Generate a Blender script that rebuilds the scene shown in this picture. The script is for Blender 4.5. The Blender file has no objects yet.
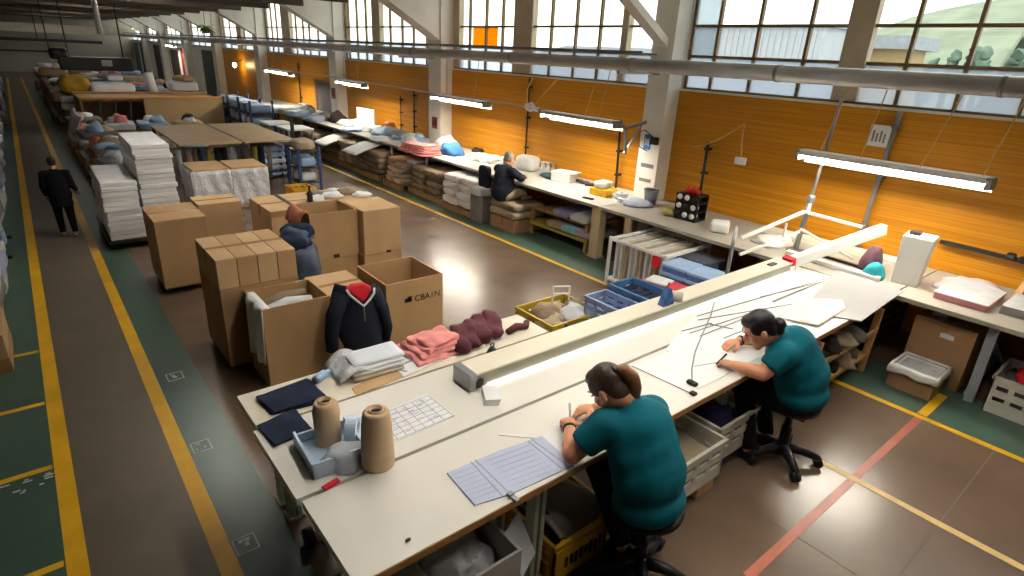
import bpy, bmesh, math, random
from mathutils import Vector, Matrix, noise
PI = math.pi
SC = bpy.context.scene
COL = SC.collection
S = 0.8                      # drawn in units of 0.8 m, scaled to metres at the end
rnd = random.Random(7)

# ------------------------------------------------------------------ camera model (measured from the photograph's vanishing points)
F, H = 580.0, 3.3
d1 = Vector((-512, -260, F)).normalized()
d2 = Vector((758, -193, F)); d2 -= d1 * d1.dot(d2); d2.normalize()
up = -(d1.cross(d2))
if up.y > 0: up = -up
MR = Matrix((d2, d1, up))
CAM = Vector((0, 0, H))
def ray(x, y): return MR @ Vector((x - 512, y - 288, F))
def P(x, y, z=0.0):
    r = ray(x, y); q = CAM + r * ((z - H) / r.z); return q.x, q.y
def PX(x, y, X):
    r = ray(x, y); q = CAM + r * (X / r.x); return q.y, q.z
def PY(x, y, Y):
    r = ray(x, y); q = CAM + r * (Y / r.y); return q.x, q.z

# ------------------------------------------------------------------ materials
def lin(h):
    h = h.lstrip('#')
    c = [int(h[i:i+2], 16) / 255 for i in (0, 2, 4)]
    return [x / 12.92 if x <= .04045 else ((x + .055) / 1.055) ** 2.4 for x in c] + [1.0]
MATS = {}
def mat(name, col, rough=.6, metal=0., var=.12, scale=4., bump=0., bscale=40., spec=.4, coat=0., col2=None, stretch=(1,1,1), emit=None, estr=0., trans=0., alpha=1., det=4.):
    if name in MATS: return MATS[name]
    m = bpy.data.materials.new(name); m.use_nodes = True
    nt = m.node_tree; n = nt.nodes; l = nt.links
    b = n['Principled BSDF']
    b.inputs['Roughness'].default_value = rough; b.inputs['Metallic'].default_value = metal
    b.inputs['Specular IOR Level'].default_value = spec
    b.inputs['Coat Weight'].default_value = coat
    tc = n.new('ShaderNodeTexCoord'); mp = n.new('ShaderNodeMapping'); mp.inputs['Scale'].default_value = stretch
    l.new(tc.outputs['Object'], mp.inputs['Vector'])
    nz = n.new('ShaderNodeTexNoise'); nz.inputs['Scale'].default_value = scale; nz.inputs['Detail'].default_value = det
    l.new(mp.outputs[0], nz.inputs['Vector'])
    c = lin(col)
    if col2: a = c; z = lin(col2)
    else:
        a = [max(0, x * (1 - var)) for x in c[:3]] + [1]; z = [min(1, x * (1 + var)) for x in c[:3]] + [1]
    rp = n.new('ShaderNodeValToRGB'); rp.color_ramp.elements[0].position = .32; rp.color_ramp.elements[1].position = .68
    rp.color_ramp.elements[0].color = a; rp.color_ramp.elements[1].color = z
    l.new(nz.outputs['Fac'], rp.inputs['Fac']); l.new(rp.outputs['Color'], b.inputs['Base Color'])
    if bump:
        n2 = n.new('ShaderNodeTexNoise'); n2.inputs['Scale'].default_value = bscale; n2.inputs['Detail'].default_value = 3
        l.new(mp.outputs[0], n2.inputs['Vector'])
        bp = n.new('ShaderNodeBump'); bp.inputs['Strength'].default_value = bump; bp.inputs['Distance'].default_value = .02
        l.new(n2.outputs['Fac'], bp.inputs['Height']); l.new(bp.outputs['Normal'], b.inputs['Normal'])
    if emit:
        b.inputs['Emission Color'].default_value = lin(emit); b.inputs['Emission Strength'].default_value = estr
    if trans: b.inputs['Transmission Weight'].default_value = trans
    if alpha < 1: b.inputs['Alpha'].default_value = alpha
    MATS[name] = m
    return m

def wood_wall():
    m = bpy.data.materials.new('orange_planks'); m.use_nodes = True
    nt = m.node_tree; n = nt.nodes; l = nt.links; b = n['Principled BSDF']
    tc = n.new('ShaderNodeTexCoord'); sp = n.new('ShaderNodeSeparateXYZ'); l.new(tc.outputs['Object'], sp.inputs[0])
    mu = n.new('ShaderNodeMath'); mu.operation = 'MULTIPLY'; mu.inputs[1].default_value = 13.0; l.new(sp.outputs['Z'], mu.inputs[0])
    fl = n.new('ShaderNodeMath'); fl.operation = 'FLOOR'; l.new(mu.outputs[0], fl.inputs[0])
    fr = n.new('ShaderNodeMath'); fr.operation = 'FRACT'; l.new(mu.outputs[0], fr.inputs[0])
    wn = n.new('ShaderNodeTexWhiteNoise'); wn.noise_dimensions = '1D'; l.new(fl.outputs[0], wn.inputs['W'])
    mp = n.new('ShaderNodeMapping'); mp.inputs['Scale'].default_value = (1, .45, 14); l.new(tc.outputs['Object'], mp.inputs[0])
    nz = n.new('ShaderNodeTexNoise'); nz.inputs['Scale'].default_value = 2.2; nz.inputs['Detail'].default_value = 5; l.new(mp.outputs[0], nz.inputs['Vector'])
    mx = n.new('ShaderNodeMath'); mx.operation = 'MULTIPLY_ADD'; mx.inputs[1].default_value = .2; l.new(wn.outputs['Value'], mx.inputs[0])
    m2 = n.new('ShaderNodeMath'); m2.operation = 'MULTIPLY'; m2.inputs[1].default_value = .75; l.new(nz.outputs['Fac'], m2.inputs[0]); l.new(m2.outputs[0], mx.inputs[2])
    rp = n.new('ShaderNodeValToRGB'); rp.color_ramp.elements[0].position = .25; rp.color_ramp.elements[1].position = .8
    rp.color_ramp.elements[0].color = lin('#B67410'); rp.color_ramp.elements[1].color = lin('#D6961E'); l.new(mx.outputs[0], rp.inputs['Fac'])
    gr = n.new('ShaderNodeMath'); gr.operation = 'LESS_THAN'; gr.inputs[1].default_value = .1; l.new(fr.outputs[0], gr.inputs[0])
    mc = n.new('ShaderNodeMixRGB'); mc.inputs[2].default_value = lin('#B4700E'); l.new(gr.outputs[0], mc.inputs[0]); l.new(rp.outputs[0], mc.inputs[1])
    l.new(mc.outputs[0], b.inputs['Base Color']); b.inputs['Roughness'].default_value = .42; b.inputs['Specular IOR Level'].default_value = .35
    bp = n.new('ShaderNodeBump'); bp.inputs['Strength'].default_value = .12; bp.invert = True; bp.inputs['Distance'].default_value = .01
    l.new(gr.outputs[0], bp.inputs['Height']); l.new(bp.outputs[0], b.inputs['Normal'])
    return m

def carton_mat(name, col, var=.08):
    return mat(name, col, rough=.75, var=var, scale=2.5, bump=.06, bscale=60, spec=.25, stretch=(1, 1, .5))

def glass_mat(name, col, frost):
    m = bpy.data.materials.new(name); m.use_nodes = True
    nt = m.node_tree; n = nt.nodes; l = nt.links; n.remove(n['Principled BSDF'])
    out = n['Material Output']
    t = n.new('ShaderNodeBsdfTransparent'); t.inputs[0].default_value = lin(col)
    g = n.new('ShaderNodeBsdfGlossy'); g.inputs['Roughness'].default_value = .03
    mx = n.new('ShaderNodeMixShader'); mx.inputs[0].default_value = .04; l.new(t.outputs[0], mx.inputs[1]); l.new(g.outputs[0], mx.inputs[2])
    last = mx
    if frost:
        d = n.new('ShaderNodeBsdfTranslucent'); d.inputs[0].default_value = lin(col)
        m2 = n.new('ShaderNodeMixShader'); m2.inputs[0].default_value = frost
        l.new(mx.outputs[0], m2.inputs[1]); l.new(d.outputs[0], m2.inputs[2]); last = m2
    l.new(last.outputs[0], out.inputs['Surface'])
    return m

def film_mat(name, col, a):
    m = bpy.data.materials.new(name); m.use_nodes = True
    nt = m.node_tree; n = nt.nodes; l = nt.links; b = n['Principled BSDF']
    b.inputs['Base Color'].default_value = lin(col); b.inputs['Roughness'].default_value = .18; b.inputs['Alpha'].default_value = a
    tc = n.new('ShaderNodeTexCoord'); nz = n.new('ShaderNodeTexNoise'); nz.inputs['Scale'].default_value = 9; nz.inputs['Detail'].default_value = 3
    l.new(tc.outputs['Object'], nz.inputs['Vector'])
    bp = n.new('ShaderNodeBump'); bp.inputs['Strength'].default_value = .9; bp.inputs['Distance'].default_value = .05
    l.new(nz.outputs['Fac'], bp.inputs['Height']); l.new(bp.outputs[0], b.inputs['Normal'])
    return m

M_floor = mat('floor_resin', '#604E3E', rough=.26, var=.1, scale=1.3, spec=.5, bump=.03, bscale=6, col2='#705C4B')
M_green = mat('green_floor_paint', '#40584C', rough=.32, var=.1, scale=2, spec=.5)
M_yellow = mat('yellow_line_paint', '#D8A418', rough=.4, var=.12, scale=3)
M_pale = mat('pale_line_paint', '#D9B878', rough=.4, var=.12, scale=5)
M_red = mat('red_light_streak', '#AE644E', rough=.35, var=.12, scale=5)
M_mark = mat('white_floor_stencil', '#C9CFC4', rough=.5, var=.15, scale=9)
M_planks = wood_wall()
M_white = mat('white_wall_paint', '#ECE8DE', rough=.7, var=.05, scale=2, bump=.03)
M_whitecol = mat('column_paint', '#EEEAE0', rough=.6, var=.05, scale=2.5)
M_ceil = mat('ceiling_boards', '#5E564C', rough=.8, var=.15, scale=2)
M_steel = mat('grey_steel', '#8E9092', rough=.38, metal=.7, var=.1, scale=5)
M_pipe = mat('pipe_lagging', '#BDBBBA', rough=.3, metal=.35, var=.07, scale=4)
M_brown = mat('bronze_window_frame', '#7C6440', rough=.55, var=.1)
M_postb = mat('beige_window_post', '#B8AA92', rough=.6, var=.06)
M_darkmet = mat('dark_metal', '#3A3836', rough=.45, metal=.5)
M_black = mat('black_plastic', '#17171A', rough=.42, var=.1)
M_glass = glass_mat('clear_window_glass', '#F4F7F4', 0)
M_frost = glass_mat('frosted_window_glass', '#C9D0D6', .3)
M_amber = glass_mat('amber_window_film', '#E8A828', .4)
M_table = mat('white_laminate', '#DEDAD0', rough=.38, var=.03, scale=1.5, spec=.4)
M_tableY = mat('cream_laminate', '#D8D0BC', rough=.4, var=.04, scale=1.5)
M_edge = mat('brown_edge_band', '#A0703C', rough=.55, var=.15, scale=12)
M_ply = mat('plywood', '#C79C62', rough=.6, var=.14, scale=3, stretch=(1, 6, 6))
M_woodleg = mat('pine_leg', '#C79A66', rough=.6, var=.12, scale=4, stretch=(5, 5, 1))
M_leg = mat('pale_green_steel', '#BFC9B8', rough=.45, var=.06)
M_whitemet = mat('white_enamel', '#E4E3DE', rough=.35, var=.03)
M_beamface = mat('beam_side_grey', '#A8A594', rough=.4, var=.05)
M_carton = carton_mat('kraft_carton', '#AA8860')
M_carton2 = carton_mat('pale_carton', '#B6976F')
M_carton3 = carton_mat('brown_carton', '#987652')
M_tape = mat('brown_packing_tape', '#98734A', rough=.25, var=.06)
M_dark = mat('black_ink', '#2A2119', rough=.7)
M_paper = mat('white_paper', '#E6E6E4', rough=.65, var=.03, scale=5)
M_paperg = mat('greyish_paper_edges', '#D2D4D6', rough=.7, var=.1, scale=30, stretch=(.2, .2, 6))
M_ream = mat('wrapped_sheet_bundle', '#F0F0F0', rough=.6, var=.09, scale=26, stretch=(.25, .25, 5))
M_bluepaper = mat('blue_grey_card', '#AEB6CE', rough=.55, var=.04, scale=6)
M_film = film_mat('clear_plastic_film', '#DDE3EA', .42)
M_filmw = film_mat('milky_plastic_film', '#DEDFE2', .8)
M_teal = mat('teal_cotton', '#075A68', rough=.8, var=.12, scale=7, bump=.12, bscale=14, spec=.15)
M_skin = mat('skin', '#C68A68', rough=.5, var=.06, scale=8, spec=.35)
M_hairb = mat('dark_brown_hair', '#38281E', rough=.42, var=.35, scale=10, stretch=(6, 6, 1), spec=.4)
M_haird = mat('black_hair', '#17110F', rough=.4, var=.3, scale=10, spec=.4)
M_hairt = mat('brown_ponytail_hair', '#7A5234', rough=.45, var=.4, scale=12, stretch=(6, 6, 1))
M_hairg = mat('grey_hair', '#7C7872', rough=.6, var=.25, scale=20)
M_blackcl = mat('black_cloth', '#121216', rough=.85, var=.2, scale=6, bump=.1, bscale=12, spec=.15)
M_navy = mat('navy_cloth', '#20242E', rough=.85, var=.2, scale=6, bump=.15, bscale=12, spec=.15)
M_denim = mat('dark_denim', '#1C2538', rough=.85, var=.18, scale=9, bump=.12, bscale=30, spec=.15)
M_redcl = mat('red_lining', '#BE1424', rough=.75, var=.1, scale=6, bump=.1)
M_pinkcl = mat('salmon_towelling', '#D88C88', rough=.9, var=.14, scale=10, bump=.25, bscale=30, spec=.1)
M_wine = mat('wine_cloth', '#4C1622', rough=.75, var=.2, scale=9, bump=.1, bscale=20)
M_cone = mat('tan_yarn', '#C2A684', rough=.8, var=.06, scale=3, bump=.12, bscale=60, stretch=(1, 1, 6))
M_ltblue = mat('pale_blue_plastic', '#BCD0E4', rough=.25, var=.06)
M_blue = mat('blue_carton', '#44709E', rough=.45, var=.12, scale=6)
M_bluel = mat('light_blue_pack', '#92AED0', rough=.5, var=.1, scale=6)
M_redpk = mat('red_pack', '#C23A44', rough=.5, var=.12, scale=6)
M_ycrate = mat('yellow_plastic', '#C89A18', rough=.45, var=.08)
M_wcrate = mat('dirty_white_plastic', '#D6D1C2', rough=.5, var=.1, scale=6)
M_greycl = mat('grey_cloth', '#75706A', rough=.9, var=.15, scale=5, bump=.2, bscale=12)
M_beige = mat('beige_cloth', '#A8987E', rough=.9, var=.15, scale=5, bump=.2, bscale=14)
M_taupe = mat('taupe_cloth', '#85735E', rough=.9, var=.18, scale=5, bump=.2, bscale=14)
M_pallet = mat('pallet_wood', '#A07A4C', rough=.75, var=.2, scale=4, stretch=(1, 5, 5))
M_tube = mat('lit_tube', '#FFFFFF', emit='#FFF6E4', estr=62.)
M_tube2 = mat('added_hall_tube', '#FFFFFF', emit='#FFF8EE', estr=19.)
M_glow = mat('lit_bulb', '#FFFFFF', emit='#FFDFA0', estr=40.)
M_led = mat('lit_strip', '#FFFFFF', emit='#FFFFFF', estr=2.5)
M_cord = mat('tan_cord', '#CDA468', rough=.7)
M_ink = mat('print_ink_grey', '#9197AE', rough=.7)
M_inkd = mat('pencil_ink', '#4A4A50', rough=.7)
M_leafg = mat('plant_green', '#5C8A2C', rough=.6, var=.3, scale=8)
M_conc = mat('concrete_sill', '#E0DCCB', rough=.7, var=.05)

# ------------------------------------------------------------------ mesh builder
class MB:
    def __init__(s): s.v = []; s.f = []
    def add(s, vs, fs):
        o = len(s.v); s.v += [tuple(x) for x in vs]; s.f += [tuple(i + o for i in q) for q in fs]; return s
    def box(s, x0, x1, y0, y1, z0, z1, M=None):
        vs = [Vector((x, y, z)) for z in (z0, z1) for y in (y0, y1) for x in (x0, x1)]
        if M is not None: vs = [M @ v for v in vs]
        return s.add(vs, [(0, 2, 3, 1), (4, 5, 7, 6), (0, 1, 5, 4), (2, 6, 7, 3), (0, 4, 6, 2), (1, 3, 7, 5)])
    def cbox(s, c, sz, rz=0., M=None):
        T = Matrix.Translation(Vector(c)) @ (M if M is not None else Matrix.Rotation(rz, 4, 'Z'))
        return s.box(-sz[0]/2, sz[0]/2, -sz[1]/2, sz[1]/2, -sz[2]/2, sz[2]/2, T)
    def bar(s, p0, p1, w, h=None, upv=(0, 0, 1)):
        h = h or w; p0 = Vector(p0); p1 = Vector(p1); d = (p1 - p0); L = d.length; d.normalize()
        u = Vector(upv)
        if abs(u.dot(d)) > .98: u = Vector((1, 0, 0))
        a = d.cross(u).normalized(); b = a.cross(d)
        vs = [p0 + d * t * L + a * w/2 * i + b * h/2 * j for t in (0, 1) for j in (-1, 1) for i in (-1, 1)]
        return s.add(vs, [(0, 2, 3, 1), (4, 5, 7, 6), (0, 1, 5, 4), (2, 6, 7, 3), (0, 4, 6, 2), (1, 3, 7, 5)])
    def tube(s, pts, r, n=10, cap=True):
        pts = [Vector(p) for p in pts]; N = len(pts)
        rs = r if isinstance(r, (list, tuple)) else [r] * N
        vs = []; pa = None
        for i, p in enumerate(pts):
            t = (pts[min(i+1, N-1)] - pts[max(i-1, 0)]).normalized()
            if pa is None:
                ref = Vector((0, 0, 1)) if abs(t.z) < .9 else Vector((1, 0, 0))
                a = t.cross(ref).normalized()
            else:
                a = (pa - t * pa.dot(t)).normalized()
            pa = a; b = t.cross(a)
            for k in range(n):
                an = 2 * PI * k / n; vs.append(p + (a * math.cos(an) + b * math.sin(an)) * rs[i])
        fs = [(i*n+k, i*n+(k+1) % n, (i+1)*n+(k+1) % n, (i+1)*n+k) for i in range(N-1) for k in range(n)]
        if cap: fs += [tuple(range(n))[::-1], tuple((N-1)*n + k for k in range(n))]
        return s.add(vs, fs)
    def lathe(s, prof, c=(0, 0, 0), n=24, sx=1., sy=1.):
        vs = []; c = Vector(c)
        for r, z in prof:
            for k in range(n):
                a = 2*PI*k/n; vs.append(c + Vector((r*sx*math.cos(a), r*sy*math.sin(a), z)))
        N = len(prof)
        fs = [(i*n+k, i*n+(k+1) % n, (i+1)*n+(k+1) % n, (i+1)*n+k) for i in range(N-1) for k in range(n)]
        fs += [tuple(range(n))[::-1], tuple((N-1)*n + k for k in range(n))]
        return s.add(vs, fs)
    def prism(s, poly, a0, a1, axis='z'):
        n = len(poly)
        def mk(p, a): return {'z': (p[0], p[1], a), 'y': (p[0], a, p[1]), 'x': (a, p[0], p[1])}[axis]
        vs = [mk(p, a0) for p in poly] + [mk(p, a1) for p in poly]
        return s.add(vs, [tuple(range(n))[::-1], tuple(range(n, 2*n))] + [(k, (k+1) % n, n+(k+1) % n, n+k) for k in range(n)])
    def grid(s, fn, nu, nv, th=.01):
        top = [Vector(fn(i/nu, j/nv)) for j in range(nv+1) for i in range(nu+1)]
        W = nu+1; off = len(top)
        bot = []
        for j in range(nv+1):
            for i in range(nu+1):
                p = top[j*W+i]
                du = top[j*W+min(i+1, nu)] - top[j*W+max(i-1, 0)]; dv = top[min(j+1, nv)*W+i] - top[max(j-1, 0)*W+i]
                nn = du.cross(dv); nn = nn.normalized() if nn.length > 1e-9 else Vector((0, 0, 1))
                bot.append(p - nn*th)
        fs = []
        for j in range(nv):
            for i in range(nu):
                a = j*W+i; fs.append((a, a+1, a+W+1, a+W)); fs.append((off+a, off+a+W, off+a+W+1, off+a+1))
        ring = [i for i in range(W)] + [j*W+nu for j in range(1, nv+1)] + [nv*W+i for i in range(nu-1, -1, -1)] + [j*W for j in range(nv-1, 0, -1)]
        for k in range(len(ring)):
            a, b = ring[k], ring[(k+1) % len(ring)]; fs.append((b, a, off+a, off+b))
        return s.add(top + bot, fs)
    def rbox(s, c, sz, rad=.25, n=7, amp=0., fq=3., seed=0., rz=0., sag=0.):
        # rounded, lumpy block: fabric bundles, sacks, folded cloth
        c = Vector(c); R = Matrix.Rotation(rz, 3, 'Z'); hx, hy, hz = sz[0]/2, sz[1]/2, sz[2]/2
        r = min(hx, hy, hz) * 2 * rad; r = min(r, hx, hy, hz)
        idx = {}; vs = []; fs = []
        def vid(i, j, k):
            q = (i, j, k)
            if q not in idx:
                p = Vector((-hx + 2*hx*i/n, -hy + 2*hy*j/n, -hz + 2*hz*k/n))
                core = Vector((max(-hx+r, min(hx-r, p.x)), max(-hy+r, min(hy-r, p.y)), max(-hz+r, min(hz-r, p.z))))
                d = p - core
                if d.length > 1e-9:
                    d = d.normalized() * r
                    p = core + d
                if amp:
                    nv = noise.noise_vector(Vector((p.x*fq + seed*3.7, p.y*fq + seed, p.z*fq*1.6 - seed*2.1)))
                    p += Vector((nv.x, nv.y, nv.z)) * amp
                if sag: p.z -= sag * ((p.x/hx)**2 + (p.y/hy)**2) * .5
                idx[q] = len(vs); vs.append(c + R @ p)
            return idx[q]
        for a in range(n):
            for b in range(n):
                fs.append((vid(a, b, 0), vid(a, b+1, 0), vid(a+1, b+1, 0), vid(a+1, b, 0)))
                fs.append((vid(a, b, n), vid(a+1, b, n), vid(a+1, b+1, n), vid(a, b+1, n)))
                fs.append((vid(a, 0, b), vid(a+1, 0, b), vid(a+1, 0, b+1), vid(a, 0, b+1)))
                fs.append((vid(a, n, b), vid(a, n, b+1), vid(a+1, n, b+1), vid(a+1, n, b)))
                fs.append((vid(0, a, b), vid(0, a, b+1), vid(0, a+1, b+1), vid(0, a+1, b)))
                fs.append((vid(n, a, b), vid(n, a+1, b), vid(n, a+1, b+1), vid(n, a, b+1)))
        return s.add(vs, fs)
    def heap(s, c, rx, ry, h, amp=.35, fq=6., seed=0., n=16):
        # crumpled cloth heap with a flat underside
        c = Vector(c); vs = []; fs = []
        rings = 7
        for i in range(rings+1):
            t = i/rings
            for k in range(n):
                a = 2*PI*k/n
                q = noise.noise(Vector((math.cos(a)*1.6+seed*5, math.sin(a)*1.6, t*2.+seed)))
                rr = math.cos(t*PI/2)**.7 * (1 + q*amp)
                x, y = rx*rr*math.cos(a), ry*rr*math.sin(a)
                z = h*math.sin(t*PI/2) + h*amp*noise.noise(Vector((x*fq+seed*9, y*fq, seed)))*min(1, t*3)
                vs.append(c + Vector((x, y, max(0, z))))
        fs = [(i*n+k, i*n+(k+1) % n, (i+1)*n+(k+1) % n, (i+1)*n+k) for i in range(rings) for k in range(n)]
        fs += [tuple(range(n))[::-1], tuple(rings*n+k for k in range(n))]
        return s.add(vs, fs)
    def ell(s, c, r, M=None, nu=16, nv=10):
        c = Vector(c); vs = []; M = M if M is not None else Matrix.Identity(3)
        for j in range(1, nv):
            th = PI*j/nv
            for k in range(nu):
                a = 2*PI*k/nu
                vs.append(c + M @ Vector((r[0]*math.sin(th)*math.cos(a), r[1]*math.sin(th)*math.sin(a), -r[2]*math.cos(th))))
        b = len(vs); vs += [c + M @ Vector((0, 0, -r[2])), c + M @ Vector((0, 0, r[2]))]
        fs = [(j*nu+k, j*nu+(k+1) % nu, (j+1)*nu+(k+1) % nu, (j+1)*nu+k) for j in range(nv-2) for k in range(nu)]
        fs += [(b, (k+1) % nu, k) for k in range(nu)] + [(b+1, (nv-2)*nu+k, (nv-2)*nu+(k+1) % nu) for k in range(nu)]
        return s.add(vs, fs)
    def cap(s, p0, p1, r0, r1, n=12, flat0=False, flat1=False):
        p0 = Vector(p0); p1 = Vector(p1); d = p1 - p0; L = d.length; d.normalize()
        prof = []
        if not flat0: prof += [(p0 - d*r0*math.cos(a), r0*math.sin(a)) for a in (.15, .5, .9, 1.25)]
        prof += [(p0, r0), (p0 + d*L*.5, (r0+r1)/2), (p1, r1)]
        if not flat1: prof += [(p1 + d*r1*math.sin(a), r1*math.cos(a)) for a in (.32, .67, 1.07, 1.42)]
        ref = Vector((0, 0, 1)) if abs(d.z) < .9 else Vector((1, 0, 0))
        a_ = d.cross(ref).normalized(); b_ = d.cross(a_)
        vs = [c + (a_*math.cos(2*PI*k/n) + b_*math.sin(2*PI*k/n))*r for c, r in prof for k in range(n)]
        N = len(prof)
        fs = [(i*n+k, i*n+(k+1) % n, (i+1)*n+(k+1) % n, (i+1)*n+k) for i in range(N-1) for k in range(n)]
        fs += [tuple(range(n))[::-1], tuple((N-1)*n+k for k in range(n))]
        return s.add(vs, fs)
    def mesh(s, name):
        me = bpy.data.meshes.new(name); me.from_pydata(s.v, [], s.f); me.update()
        bm = bmesh.new(); bm.from_mesh(me); bmesh.ops.recalc_face_normals(bm, faces=bm.faces); bm.to_mesh(me); bm.free()
        return me

def obj(name, mb, m, parent=None, smooth=False, bev=0., loc=None, rz=0.):
    me = mb.mesh(name); me.materials.append(m)
    if smooth:
        for p in me.polygons: p.use_smooth = True
    o = bpy.data.objects.new(name, me); COL.objects.link(o)
    if loc is not None: o.location = loc
    if rz: o.rotation_euler = (0, 0, rz)
    if parent: o.parent = parent
    if bev:
        b = o.modifiers.new('bevel', 'BEVEL'); b.width = bev; b.segments = 2; b.limit_method = 'ANGLE'
    return o
def tag(o, label, cat, group=None, kind=None):
    o['label'] = label; o['category'] = cat
    if group: o['group'] = group
    if kind: o['kind'] = kind
    return o
def th(name, label, cat, loc=(0, 0, 0), rz=0., group=None):
    o = bpy.data.objects.new(name, None); COL.objects.link(o); o.location = loc; o.rotation_euler = (0, 0, rz)
    o.empty_display_size = .1
    return tag(o, label, cat, group)
def one(name, label, cat, mb, m, loc=(0, 0, 0), rz=0., group=None, smooth=False, bev=0.):
    return tag(obj(name, mb, m, None, smooth, bev, loc, rz), label, cat, group)
def struct(name, mb, m, parent=None, **k):
    o = obj(name, mb, m, parent, **k)
    if parent is None: o['kind'] = 'structure'
    return o
def sroot(name):
    o = bpy.data.objects.new(name, None); COL.objects.link(o); o['kind'] = 'structure'; return o
KIDS = {}
def dup(o, loc, rz=None, label=None, group=None):
    r = o.copy(); COL.objects.link(r); r.location = loc
    if rz is not None: r.rotation_euler = (0, 0, rz)
    if label: r['label'] = label
    if group: r['group'] = group
    for ch in [c for c in bpy.data.objects if c.parent is o]:
        c = ch.copy(); COL.objects.link(c); c.parent = r
        for g in [q for q in bpy.data.objects if q.parent is ch]:
            d = g.copy(); COL.objects.link(d); d.parent = c
    return r
def remesh(o, vox, it=4, fac=.6):
    m = o.modifiers.new('r', 'REMESH'); m.mode = 'VOXEL'; m.voxel_size = vox; m.use_smooth_shade = True
    if it:
        q = o.modifiers.new('s', 'SMOOTH'); q.iterations = it; q.factor = fac
    dg = bpy.context.evaluated_depsgraph_get()
    me = bpy.data.meshes.new_from_object(o.evaluated_get(dg), depsgraph=dg)
    old = o.data; o.modifiers.clear(); o.data = me; me.name = old.name; bpy.data.meshes.remove(old)
    for p in me.polygons: p.use_smooth = True
    return o

# ================================================================== THE SETTING
XW = 9.0; SILL = 2.88; YF = 66.0
struct('floor', MB().box(-6, 9.2, -8, YF, -.1, 0), M_floor)
def mark(name, x0, x1, y0, y1, m, z=.004):
    return struct(name, MB().box(x0, x1, y0, y1, 0, z), m)
mark('floor_green_strip', .54, .92, -4, 52, M_green, .002)
mark('floor_green_zone_left', -6, -.36, -4, 60, M_green, .002)
mark('floor_green_zone_bench', 6.72, 7.62, -4, 40, M_green, .002)
mark('floor_aisle', -.25, .42, -4, 58, mat('aisle_floor_paint', '#665C4E', rough=.35, var=.08, scale=2, spec=.5), .0025)
mark('floor_line_aisle_left', -.37, -.25, -4, 58, M_yellow)
mark('floor_line_aisle_right', .42, .54, -4, 58, M_yellow)
mark('floor_line_bench', 6.63, 6.71, -4, 40, M_yellow)
mark('floor_line_pale', 5.0, 5.07, -4, 1.55, M_pale)
mark('floor_red_light_streak', 3.3, 6.64, 1.17, 1.24, M_red, .003)  # streak of reddish light laid on the floor as a coloured strip
mark('floor_line_yellow_end', 6.72, 7.4, 1.16, 1.25, M_yellow, .006)
for k, y in enumerate((3.02, 4.02, 5.22, 6.35, 7.6)):
    mark('floor_line_bay', -3.5, -.38, y, y+.06, M_yellow, .005)
# white stencilled squares with a little scribble of figures on the green strip
for (x, y, sd) in ((.64, 4.86, 1), (.625, 3.52, 2), (.7, 6.25, 3)):
    b = MB(); r = random.Random(sd)
    for (a0, a1, b0, b1) in ((-.075, .075, -.085, -.075), (-.075, .075, .075, .085), (-.075, -.066, -.085, .085), (.066, .075, -.085, .085)):
        b.box(a0, a1, b0, b1, 0, .004)
    for q in range(6):
        u, w = r.uniform(-.045, .04), r.uniform(-.05, .04)
        b.box(u, u + r.choice((.008, .03)), w, w + r.choice((.008, .035)), 0, .004)
    struct('floor_stencil', b, M_mark, loc=(x, y, 0))
b = MB(); r = random.Random(5)
for q in range(12):
    u, w = r.uniform(-.2, .2), r.uniform(-.09, .09); b.box(u, u+r.uniform(.02, .07), w, w+.015, 0, .004)
struct('floor_stencil', b, M_mark, loc=(-.62, 5.1, 0))
# fine saw cuts in the resin floor
b = MB()
for x in (2.35, 3.95): b.box(x, x+.012, -4, 1.4, 0, .0015)
for y in (.55,): b.box(2.4, 6.6, y, y+.01, 0, .0015)
struct('floor_joint', b, mat('floor_joint_dark', '#6A5A4E', rough=.8))

# long wall on the right: plank dado, sill, windows between columns
cols = [(-7.6, -7.1), (-.75, -.3), (6.45, 6.9), (13.62, 14.22), (20.25, 20.85), (28.5, 29.2), (35.8, 36.5), (43.0, 43.8), (50.4, 51.2), (57.7, 58.5)]
struct('wall_right', MB().box(XW, XW+.12, -8, 36.0, 0, SILL), M_planks)
struct('wall_right_far', MB().box(XW, XW+.12, 36.0, YF, 0, SILL), M_white)
struct('wall_right_head', MB().box(XW+.02, XW+.2, -8, YF, 5.15, 5.7), M_white)
b = MB()
for a in cols: b.box(XW+.02, XW+.2, a[0]-.35 if a[0] > 30 else a[0]-.02, a[1]+.02, SILL, 5.15)
struct('wall_right_piers', b, M_white)
struct('trim_1', MB().box(XW-.012, XW+.22, -8, YF, SILL-.012, SILL+.02), M_conc)
def prism_col(y0, y1, strut):
    b = MB().box(8.65, XW+.02, y0, y1, 0, 5.3)
    if strut:
        b.prism([(8.7, 3.52), (8.7, 3.66), (7.0, 4.62), (7.0, 4.48)], y0+.12, y1-.12, 'y')
    else:
        b.prism([(8.66, 3.56), (8.66, 5.3), (6.95, 5.3), (6.95, 4.5)], y0+.05, y1-.05, 'y')
    return b
for k, (y0, y1) in enumerate(cols):
    struct('column_%d' % (k+1), prism_col(y0, y1, k == 2), M_whitecol)
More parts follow.
